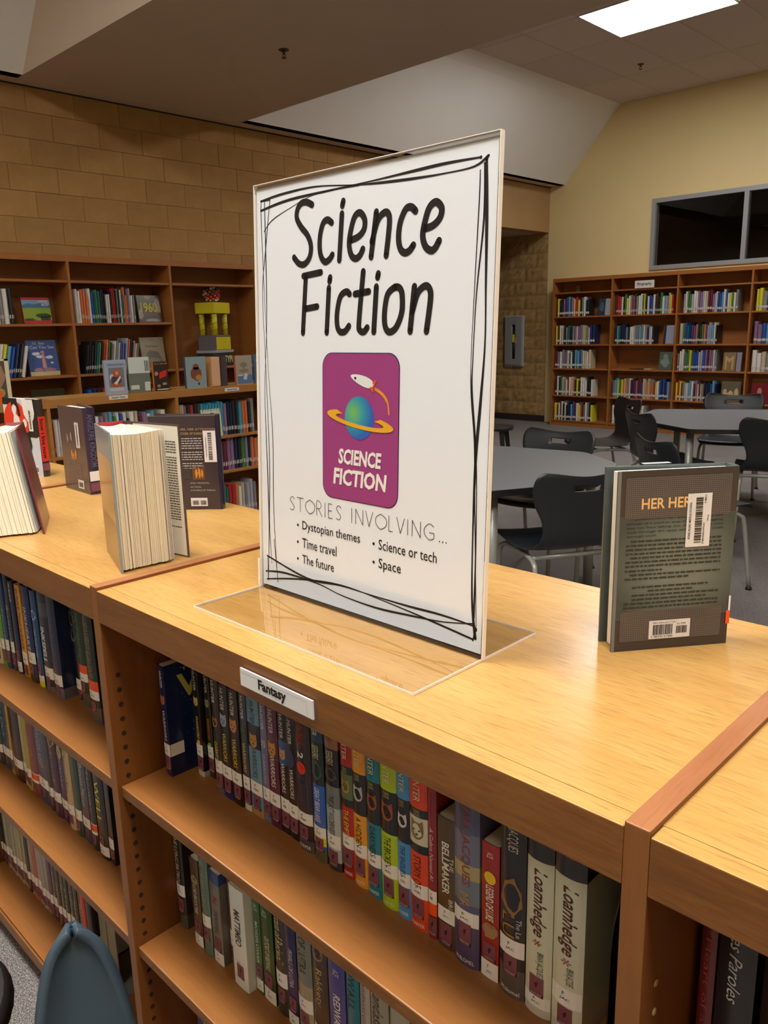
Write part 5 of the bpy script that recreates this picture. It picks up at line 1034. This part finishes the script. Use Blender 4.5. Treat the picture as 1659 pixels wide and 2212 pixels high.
# dark brown-black book behind the fanned one
def deco_dark(t, FT):
    mb = MB(); f = FT(.0008); text_box(mb, 'TO HER, HER ATTENTION', .055, .178, .150, .184, f, 0, .01); text_box(mb, 'THE POWER OF DARKNESS', .055, .169, .132, .175, f, 0, .01); mb.build('title_lettering', plain((.33, .24, .12), .4), t)
    mb = MB(); q = random.Random(8); z = .160
    for i in range(12):
        a = .03
        while a < .118: l = q.uniform(.004, .011); flat(mb, rect_poly(a, z, min(a+l, .118), z+.0022), f); a += l+.0016
        z -= .0054 if i not in (4, 8) else .009
    text_box(mb, 'AND ORIGINAL.', .085, .059, .130, .0625, f); text_box(mb, 'ACTION.', .085, .050, .110, .0535, f); text_box(mb, 'A BUNDLE OF THRILLS.', .085, .0425, .142, .046, f); mb.build('small_print', plain((.42, .40, .40), .5), t)
    part(t, 'photo_square', plain((.04, .035, .04), .4), rect_poly(.062, .070, .088, .098), F=f); a = part(t, 'photo_square', plain((.12, .05, .02), .4), rect_poly(.092, .068, .120, .098), F=f)
    part(t, 'glowing_figures', plain((.55, .22, .04), .4), blob(.101, .083, .003, .010, 10, .5, 2), blob(.108, .084, .003, .011, 10, .5, 4), blob(.114, .082, .0025, .009, 10, .5, 6), F=FT(.0011))
    L = part(t, 'library_label', plain((.70, .68, .70), .4), rect_poly(.122, .108, .150, .178), F=FT(.0012)); mb = MB(); barcode(mb, .132, .113, .141, .174, FT(.0015), 0, 'y', 11)
    vs, fs = text_geo('POND ROAD MIDDLE SCHOOL', .01, 0); mb.add([FT(.0015)(.1285-.0025*v, .120+.045*u) for u, v in vs], fs); mb.build('label_print', INK, L)
    L = part(t, 'isbn_label', plain((.65, .63, .64), .4), rect_poly(.084, .008, .122, .027), F=FT(.0012)); mb = MB(); barcode(mb, .088, .011, .102, .021, FT(.0015), 0, 'x', 2); barcode(mb, .106, .011, .119, .021, FT(.0015), 0, 'x', 3); mb.build('label_print', INK, L)
display_book('tall black-brown book with a library label, standing behind the fanned open book', -.452, .365, 0, math.atan2(.101, .116), .154, .212, .030, (.040, .030, .038), 'right', 7, deco_dark, spine_col=(.02, .015, .06))
# purple-brown book seen from back and spine
def deco_purple(t, FT):
    L = part(t, 'library_label', plain((.62, .60, .62), .4), rect_poly(.094, .114, .116, .178), F=FT(.0008)); mb = MB(); barcode(mb, .101, .12, .108, .173, FT(.0011), 0, 'y', 13); mb.build('label_print', INK, L)
    L = part(t, 'isbn_label', plain((.62, .58, .60), .4), rect_poly(.082, .010, .116, .032), F=FT(.0008)); mb = MB(); barcode(mb, .087, .014, .110, .026, FT(.0011), 0, 'x', 14); mb.build('label_print', INK, L)
    part(t, 'flame_print', plain((.60, .25, .05), .4), blob(.062, .095, .004, .012, 10, .5, 2), blob(.072, .090, .004, .010, 10, .5, 3), blob(.084, .094, .004, .013, 10, .5, 5), F=FT(.0006))
    part(t, 'pale_figures', plain((.30, .24, .25), .4), blob(.044, .135, .004, .011, 10, .5, 2), blob(.066, .140, .005, .013, 10, .5, 8), F=FT(.0006))
    mb = MB(); q = random.Random(9)
    for i in range(8):
        a = .03
        while a < .11: l = q.uniform(.004, .012); flat(mb, rect_poly(a, .070-.0048*i, min(a+l, .11), .0718-.0048*i), FT(.0006)); a += l+.002
    mb.build('small_print', plain((.20, .15, .16), .5), t)
    mb = MB(); vs, fs = text_geo('ANGELFIRE KINGDOM', .01, 0); mb.add([(.1492+.0022, .008+.015*v, .200-.13*u) for u, v in vs], fs); mb.build('spine_lettering', plain((.12, .11, .20), .5), t)
    MB().box(.1485, .002, .034, .1512+.0018, .029, .058).build('spine_label', WHITE, t); MB().box(.1485, .002, .008, .1512+.0018, .029, .030).build('genre_sticker', PLUM, t)
display_book('purple-brown hardback with a narrow white label, turned so its dark spine shows', -.886, .3555, 0, R(-1.5), .148, .216, .031, (.075, .05, .06), 'right', 9, deco_purple, spine_col=(.028, .018, .055))
# red, white and black book
def deco_red(t, FT):
    w = .168; f = FT(.0006)
    part(t, 'red_field', plain((.72, .045, .02), .35, .5, coat=.2), blob(.060, .150, .062, .060, 28), F=FT(.0003)); part(t, 'black_field', BLACK, rect_poly(.0, .20, .075, .219), rect_poly(.118, .110, w, .219), F=FT(.0002))
    part(t, 'speech_panel', plain((.74, .76, .80), .4), [(.098, .217), (.153, .217), (.157, .180), (.152, .165), (.138, .150), (.120, .155), (.104, .175)], F=f)
    part(t, 'pale_field', plain((.52, .60, .74), .4), [(.085, .0), (w, .0), (w, .115), (.150, .105), (.120, .09), (.09, .105)], F=FT(.0004))
    g = part(t, 'figure', plain((.75, .78, .82), .4), [(.050, .205), (.066, .207), (.070, .190), (.064, .175), (.078, .165), (.090, .120), (.088, .060), (.060, .045), (.055, .110), (.048, .150), (.053, .170), (.045, .185)], blob(.105, .150, .010, .012, 12, .2, 3), F=FT(.0008))
    part(g, 'figure_dark', BLACK, [(.045, .212), (.072, .214), (.083, .195), (.088, .168), (.076, .170), (.072, .195), (.058, .203), (.048, .195)], [(.090, .120), (.122, .125), (.130, .085), (.118, .060), (.112, .030), (.098, .040)], F=FT(.0012))
    L = part(t, 'library_label', plain((.70, .70, .70), .4), rect_poly(.124, .128, .145, .190), F=FT(.0012)); mb = MB(); barcode(mb, .130, .134, .138, .186, FT(.0015), 0, 'y', 21); mb.build('label_print', INK, L)
    L = part(t, 'isbn_label', plain((.68, .72, .78), .4), rect_poly(.115, .008, .152, .030), F=FT(.0010)); mb = MB(); barcode(mb, .119, .012, .148, .025, FT(.0013), 0, 'x', 22); mb.build('label_print', INK, L)
    mb = MB(); mb.box(w+.0012, .0008, .044, w+.0034, .0205, .170); mb.build('red_spine_panel', plain((.62, .03, .02), .35), t)
    mb = MB(); vs, fs = text_geo('how i live now', .02, 0); mb.add([(w+.0037, .004+.012*v, .163-.112*u) for u, v in vs], fs); mb.build('spine_lettering', INK, t)
    MB().box(w+.0012, .0008, .018, w+.0035, .0205, .038).build('genre_sticker', PLUM, t)
display_book('red, white and black paperback with a drawn figure, on the leftmost near bookcase', -1.262, .360, 0, R(9), .168, .218, .021, (.62, .64, .68), 'right', 0, deco_red, hard=False, spine_col=(.03, .02, .02))

# ------------------------------------------------------------------ face-out books in the distance
def face_book(label, loc, rz, w, h, th, c, deco=None, rot=None, spine_col=None, group=None):
    t = thing('book', label, 'book', (loc[0], loc[1], loc[2] + (abs(math.sin(rot))*th if rot else 0)), rz, group)
    if rot: t.rotation_mode = 'XYZ'; t.rotation_euler = (Matrix.Rotation(rz, 3, 'Z') @ Matrix.Rotation(rot, 3, 'X')).to_euler()
    MB().bbox(0, 0, 0, w, .0025, h, .0006).build('front_board', cov(c, .3), t); MB().bbox(0, th-.0025, 0, w, th, h, .0006).build('back_board', cov(c, .3), t)
    MB().box(-.002, 0, 0, -.0001, th, h).build('spine', cov(spine_col or c, .3), t); MB().box(.001, .0027, .003, w-.003, th-.0027, h-.003).build('pages', PAGEW, t)
    if deco:
        for i, (nm, cc, polys) in enumerate(deco):
            mb = MB(); F = lambda a, b, o=.0006+.0005*i: (a*w, -o, b*h)
            for p in polys:
                if isinstance(p, tuple) and isinstance(p[0], str): text_box(mb, p[0], p[1], p[2], p[3], p[4], F, 0, .02)
                else: flat(mb, p, F)
            mb.build(nm, plain(cc, .4), t)
    return t
RP = rect_poly
# the front of these faces +X: rz = 90, local x runs along +Y
face_book('red-edged cover with a green savanna landscape, top book shelf of the leftmost wall case', (-5.40, 2.13, WZ[1]), R(90), .222, .205, .02, (.45, .03, .03), [('sky_print', (.16, .30, .45), [RP(0, .62, 1, .90)]), ('hill_print', (.05, .14, .25), [[(0, .60), (1, .58), (1, .70), (.75, .82), (.45, .74), (.2, .78), (0, .70)]]), ('meadow_print', (.22, .32, .03), [RP(0, .12, 1, .60)]), ('tree_print', (.03, .06, .02), [blob(.72, .30, .28, .09, 16, .4, 3), RP(.6, .12, .95, .28), blob(.2, .15, .2, .05, 12, .4, 2)]), ('title_lettering', (.6, .65, .7), [('COSTA', .58, .80, .93, .89), ('RICA', .70, .68, .93, .78)])], rot=R(-8))
face_book('deep blue cover with a white ribbon figure, second shelf of the leftmost wall case', (-5.40, 2.13, WZ[2]), R(90), .240, .285, .015, (.045, .10, .30), [('sand_print', (.50, .42, .20), [RP(0, 0, 1, .12)]), ('crowd_print', (.35, .18, .25), [blob(.3, .17, .15, .06, 14, .5, 2), blob(.65, .17, .22, .05, 14, .5, 6)]), ('ribbon_print', (.60, .62, .66), [blob(.28, .62, .14, .05, 16, .5, 1), blob(.72, .52, .13, .05, 16, .5, 4), blob(.78, .36, .05, .03, 10, .4, 3), blob(.42, .54, .14, .04, 12, .4, 3)]), ('figure_print', (.55, .25, .25), [[(.44, .22), (.58, .22), (.55, .60), (.50, .70), (.46, .60)], blob(.5, .66, .07, .05, 10)]), ('title_lettering', (.45, .45, .42), [('O, Say', .2, .86, .62, .95), ('Can You See', .1, .76, .92, .85)])], rot=R(-8))
face_book('dark olive cover with faded red title, lowest in the leftmost wall case', (-5.36, 2.10, WZ[3]+.0), R(90), .27, .27, .02, (.035, .032, .012), [('title_lettering', (.14, .06, .03), [('Nevertheless', .1, .70, .9, .82)]), ('line_print', (.10, .09, .05), [RP(.25, .6, .75, .64)])])
face_book('cover with yellow 1960 numerals, top book shelf of the second wall case', (-5.40, 3.13, WZ[1]), R(90), .222, .235, .02, (.07, .06, .055), [('crowd_print', (.35, .33, .33), [blob(.88, .62, .12, .3, 16, .5, 3), blob(.1, .3, .1, .2, 12, .5, 2), blob(.6, .08, .3, .06, 14, .5, 2)]), ('disc_print', (.50, .45, .28), [[(.32, .995), (.36, .88), (.47, .83), (.58, .88), (.62, .995)]]), ('orange_line', (.45, .12, .04), [RP(.12, .29, .85, .32)]), ('title_lettering', (.55, .50, .02), [('1960', .12, .36, .84, .74)])], rot=R(-8))
face_book('beige cover with a grey rock-canyon picture, second shelf of the second wall case', (-5.40, 3.13, WZ[2]), R(90), .232, .285, .015, (.30, .26, .17), [('rock_print', (.16, .14, .11), [[(.2, .05), (.85, .05), (.85, .30), (.7, .55), (.35, .6), (.2, .5)]]), ('ledge_print', (.24, .21, .16), [blob(.5, .3, .28, .07, 14, .3, 2), blob(.5, .92, .15, .03, 12)]), ('title_lettering', (.10, .09, .07), [('Grand Canyon', .2, .68, .72, .76)])], rot=R(-8))
GD = 'books displayed on the low aisle cases'
AX = XA-.03
face_book('pale blue framed cover with a red-haired guitarist, first on the low aisle case', (AX, 1.990, 0), R(90), .152, .226, .02, (.30, .35, .45), [('picture_print', (.16, .16, .18), [RP(.16, .22, .88, .78)]), ('cloud_print', (.45, .45, .47), [blob(.4, .5, .2, .12, 14, .4, 3), blob(.5, .14, .35, .05, 14, .3, 3)]), ('dress_print', (.07, .035, .07), [blob(.5, .42, .24, .14, 14, .3, 3)]), ('hair_print', (.40, .09, .03), [blob(.52, .62, .17, .12, 14, .2, 3), blob(.5, .27, .26, .05, 12, .3, 3)]), ('face_print', (.55, .28, .18), [blob(.54, .62, .07, .06, 12)]), ('guitar_print', (.65, .58, .50), [[(.35, .33), (.5, .28), (.72, .5), (.66, .53), (.5, .40)]]), ('title_lettering', (.12, .16, .28), [('GRANTED', .12, .84, .9, .90)])], spine_col=(.3, .3, .36))
face_book('pale green and grey tilted book beside the guitarist cover', (AX, 2.160, 0), R(82), .145, .238, .02, (.12, .14, .11), [('pale_block', (.50, .55, .50), [RP(0, .55, 1, 1)]), ('label_print', (.50, .50, .46), [RP(.05, .10, .45, .22), RP(.72, .05, .98, .3)]), ('barcode_print', (.03, .03, .03), [RP(.78, .60, .82, .9), RP(.86, .60, .9, .9), RP(.93, .60, .96, .9)])])
face_book('black cover with an orange spine and red square, on the low aisle case', (AX, 2.345, 0), R(90), .112, .200, .02, (.018, .014, .014), [('square_print', (.55, .02, .01), [[(.35, .42), (.85, .50), (.90, .72), (.40, .64)]]), ('face_print', (.40, .18, .12), [blob(.18, .60, .13, .08, 12, .3, 2), blob(.7, .24, .16, .05, 12, .3, 2), blob(.3, .18, .12, .05, 12, .3, 3)]), ('title_lettering', (.55, .18, .03), [('Jerry Spinelli', .05, .90, .95, .96)]), ('line_print', (.6, .6, .6), [RP(.15, .04, .95, .07)])], spine_col=(.75, .22, .03))
face_book('green and yellow cover just left of the black one', (AX-.05, 2.300, 0), R(90), .05, .10, .015, (.05, .12, .05), [('yellow_print', (.5, .42, .03), [RP(0, .5, 1, .95)])])
face_book('grey-blue cover with a rust-coloured figure, on the low aisle case', (AX, 2.600, 0), R(90), .168, .222, .022, (.22, .30, .33), [('figure_print', (.20, .055, .03), [blob(.5, .46, .28, .22, 18, .3, 3), blob(.5, .68, .16, .10, 12, .2, 4)]), ('ochre_print', (.42, .20, .06), [blob(.62, .34, .16, .09, 12, .3, 3)]), ('dark_print', (.04, .04, .04), [blob(.6, .14, .05, .05, 8)])], spine_col=(.05, .06, .12))
t = thing('book', 'closed book showing peach page edges, on the low aisle case', 'book', (AX, 2.815, 0), R(90), GD)
MB().bbox(0, .002, .002, .078, .13, .214, .006).build('pages', plain((.60, .35, .20), .7), t); MB().bbox(.079, 0, 0, .083, .14, .217, .0008).build('board', cov((.04, .02, .035)), t); MB().bbox(-.004, 0, 0, -.0003, .14, .217, .0008).build('board', cov((.45, .25, .08)), t); MB().box(-.004, .1402, 0, .083, .144, .217).build('spine', cov((.04, .02, .035)), t)
face_book('tall thin dark book beside the peach page edges', (AX-.01, 2.905, 0), R(75), .045, .216, .012, (.05, .035, .05), None)
face_book('beige and blue cover with a red spine, on the low aisle case', (AX, 3.030, 0), R(90), .150, .216, .02, (.34, .30, .24), [('sea_print', (.10, .17, .32), [RP(.08, .03, 1, .33)]), ('sketch_print', (.22, .19, .15), [blob(.5, .68, .22, .10, 12, .5, 3), blob(.5, .48, .3, .07, 12, .4, 3)]), ('boat_print', (.55, .56, .54), [[(.42, .18), (.62, .16), (.7, .36), (.5, .38)], RP(.1, .30, .4, .34)])], spine_col=(.50, .08, .05))
face_book('blue patterned cover next to the sign edge, on the low aisle case', (AX, 3.205, 0), R(90), .150, .220, .02, (.07, .14, .24), [('pattern_print', (.25, .35, .45), [blob(.2, .8, .12, .06, 10, .4, 2), blob(.3, .5, .14, .07, 10, .4, 3), blob(.2, .2, .12, .08, 10, .4, 4)])])
face_book('cream cover with a big black letter p behind the black-brown display book', (XA-.02, 2.700, AZ[0]), R(90), .17, .205, .012, (.60, .58, .36), [('pale_panel', (.62, .62, .52), [RP(.05, .08, .86, .92, .1)]), ('title_lettering', (.02, .02, .02), [('p', .46, .50, .72, .86)]), ('red_seal', (.5, .22, .12), [blob(.55, .24, .1, .08, 12)])], rot=R(-4))
face_book('cream-framed portrait cover at the left frame edge, on the low aisle case', (AX, 1.195, 0), R(90), .185, .262, .03, (.07, .06, .045), [('portrait_print', (.30, .17, .10), [blob(.55, .62, .3, .3, 16, .2, 2)]), ('gold_seal', (.35, .25, .06), [blob(.66, .24, .14, .10, 16)]), ('frame_print', (.60, .52, .33), [RP(.87, 0, 1, 1), RP(0, .96, 1, 1)])], spine_col=(.5, .4, .2))
face_book('small orange book in front of the portrait cover', (AX+.028, 1.215, 0), R(90), .10, .075, .015, (.65, .10, .02), None)
# display books in the yellow-wall cases
BX = lambda i: FB[i]
def fb(label, i, x, ri, w, h, c, deco=None): face_book(label, (FB[i]+x, YC+.03, FZ[ri]), 0, w, h, .02, c, deco, rot=R(-6))
fb('dark blue cover beside a white spine, top row of the case beside the alcove', 0, .70, 1, .10, .225, (.012, .04, .07), [('swirl_print', (.05, .12, .17), [blob(.5, .5, .3, .3, 14, .4, 2)])])
fb('plain whitish cover at the right end of the top row beside the alcove', 0, .81, 1, .075, .225, (.34, .35, .38))
fb('lavender-white cover with a dark left edge in the second row of the Biography case', 1, .74, 2, .14, .24, (.26, .29, .38), [('dark_edge', (.02, .02, .03), [RP(0, 0, .25, 1)])])
fb('sea-green sculpture cover on the empty shelf of the Biography case', 1, .70, 3, .17, .235, (.08, .10, .08), [('statue_print', (.16, .24, .20), [blob(.5, .42, .35, .25, 16, .4, 2), blob(.5, .75, .2, .15, 12, .3, 2)])])
fb('tan cover with an angular carved face in the third row right of Biography', 2, .62, 3, .15, .235, (.20, .14, .07), [('carving_print', (.42, .28, .12), [[(.15, .1), (.15, .85), (.5, .65), (.85, .85), (.85, .1), (.7, .1), (.7, .6), (.5, .45), (.3, .6), (.3, .1)]])])
fb('thin lavender-grey cover standing beside the carved face cover', 2, .785, 3, .055, .235, (.24, .22, .30))
fb('olive cover crowded with sandy figures in the fourth row right of Biography', 2, .62, 4, .235, .265, (.11, .095, .06), [('figures_print', (.45, .33, .17), [blob(.2, .4, .12, .25, 12, .4, 2), blob(.5, .35, .16, .22, 12, .4, 3), blob(.8, .42, .13, .26, 12, .4, 4)])])
fb('dark red cover with a small portrait in the fourth row at the right edge', 3, .06, 4, .22, .25, (.14, .008, .012), [('portrait_print', (.40, .18, .14), [blob(.45, .62, .12, .17, 14, .2, 2)]), ('title_lettering', (.45, .35, .32), [('MADONNA', .2, .18, .8, .28)])])
t = thing('paperback_lying_flat', 'flat dark and cream booklets lying on the empty shelf of the Biography case', 'booklet', (FB[1]+.42, YC+.06, FZ[3]))
MB().bbox(-.15, 0, 0, .05, .12, .012, .002).build('dark_booklet', cov((.04, .02, .02)), t); MB().bbox(.055, 0, 0, .16, .10, .016, .002).build('cream_booklet', cov((.4, .33, .2)), t)
# signs
t = thing('section_sign', 'white Biography card on the top shelf edge of the second far bookcase', 'sign', (-3.995, YC-.006, FZ[0]+.002))
MB().bbox(-.137, -.004, 0, .137, 0, .098, .001).build('card', plain((.62, .60, .55), .5), t); mb = MB(); text_box(mb, 'Biography', -.10, .028, .10, .072, lambda a, b: (a, -.0046, b), 0, .02); mb.build('sign_lettering', INK, t)
MB().bbox(.02-.137+.0, -.0038+.006, .0, .0, .001+.006, .002, .0005).build('card_foot', plain((.6, .6, .6), .5), t)
t = thing('notice_card', 'small pale card standing in the top compartment beside the alcove', 'card', (FB[0]+.30, YC+.15, FZ[0]))
MB().bbox(-.03, 0, 0, .03, .003, .09, .0008).build('card', plain((.20, .17, .13), .6), t)
for y_, w_, s_, lb in ((1.985, .135, "Readers' Theme", 'small white shelf label under the guitarist cover'), (2.897, .128, 'Realistic Fiction', 'small white shelf label between the peach pages and the beige cover')):
    t = thing('shelf_label', lb, 'label', (XA+.001, y_, -.040 if y_ > 2.5 else -.030), R(90))
    MB().bbox(0, -.003, 0, w_, 0, .026, .0006).build('card', plain((.60, .59, .55), .5), t); mb = MB(); text_box(mb, s_, .02, .008, w_-.02, .019, lambda a, b: (a, -.0036, b), 0, .02); mb.build('label_lettering', INK, t)
# model tower
t = thing('model_tower', 'yellow handmade column model topped by a multicoloured ball in the third wall case', 'model', (-5.458, 3.93, WZ[2]), R(90+24))
YM = plain((.58, .50, .01), .5, name='yellow_paint'); GM = plain((.13, .115, .14), .6, name='grey_card'); NV = plain((.02, .022, .035), .5)
MB().prism(rect_poly(-.155, -.10, .155, .10, .03), 0, .115).build('dark_plinth', NV, t); MB().bbox(-.155, -.10, .117, .155, .10, .142, .003).build('grey_slab', plain((.32, .33, .33), .6), t)
MB().bbox(-.12, -.095, .144, .12, .095, .255, .003).build('lower_box', YM, t); MB().bbox(-.121, -.093, .1442, -.1202, .093, .254, .0003).build('grey_side', GM, t); MB().bbox(-.118, -.093, .2552, .118, .093, .272, .003).build('grey_top', GM, t)
for sx in (-1, 1):
    for sy in (-1, 1):
        a = MB().cyl((sx*.085, sy*.065, .2725), (sx*.085, sy*.065, .46), .023, .024, 14).build('column', YM, t)
        MB().tube([(sx*.085+.0245*math.cos(i*.55), sy*.065+.0245*math.sin(i*.55), .285+i*.0050) for i in range(34)], .0016, 5).build('spiral_line', NV, a)
MB().bbox(-.13, -.10, .4605, .13, .10, .555, .004).build('upper_box', YM, t)
mb = MB(); text_box(mb, 'S', -.125, .02, -.09, .09, lambda a, b: (a, -.1015, b), 0, .03); text_box(mb, 'TYPI', -.01, .03, .12, .09, lambda a, b: (a, -.1015, b), 0, .03); mb.build('painted_lettering', plain((.60, .58, .25), .5), t)
t.scale = (1.06, 1.06, 1.06)
pc = [plain(c, .4) for c in ((.7, .7, .7), (.55, .04, .02), (.02, .02, .02), (.03, .06, .35), (.65, .20, .02), (.01, .16, .13))]
bb = MB(); q = random.Random(4)
core = MB()
for i in range(64):
    z = 1-2*(i+.5)/64; r_ = math.sqrt(1-z*z); a = i*2.39996; c = Vector((r_*math.cos(a), r_*math.sin(a), z))*.068 + Vector((0, 0, .634)); bm = bmesh.new(); bmesh.ops.create_icosphere(bm, subdivisions=1, radius=.0155)
    bm.verts.ensure_lookup_table(); bb.add([v.co+c for v in bm.verts], [[v.index for v in f.verts] for f in bm.faces], q.choice((0, 0, 0, 1, 1, 2, 3, 4, 5)), True); bm.free()
o = bb.build('bead_ball', pc, t)
bm = bmesh.new(); bmesh.ops.create_icosphere(bm, subdivisions=2, radius=.062); me = bpy.data.meshes.new('ball_core'); bm.to_mesh(me); bm.free(); me.materials.append(NV); put('ball_core', me, t, (0, 0, .634))
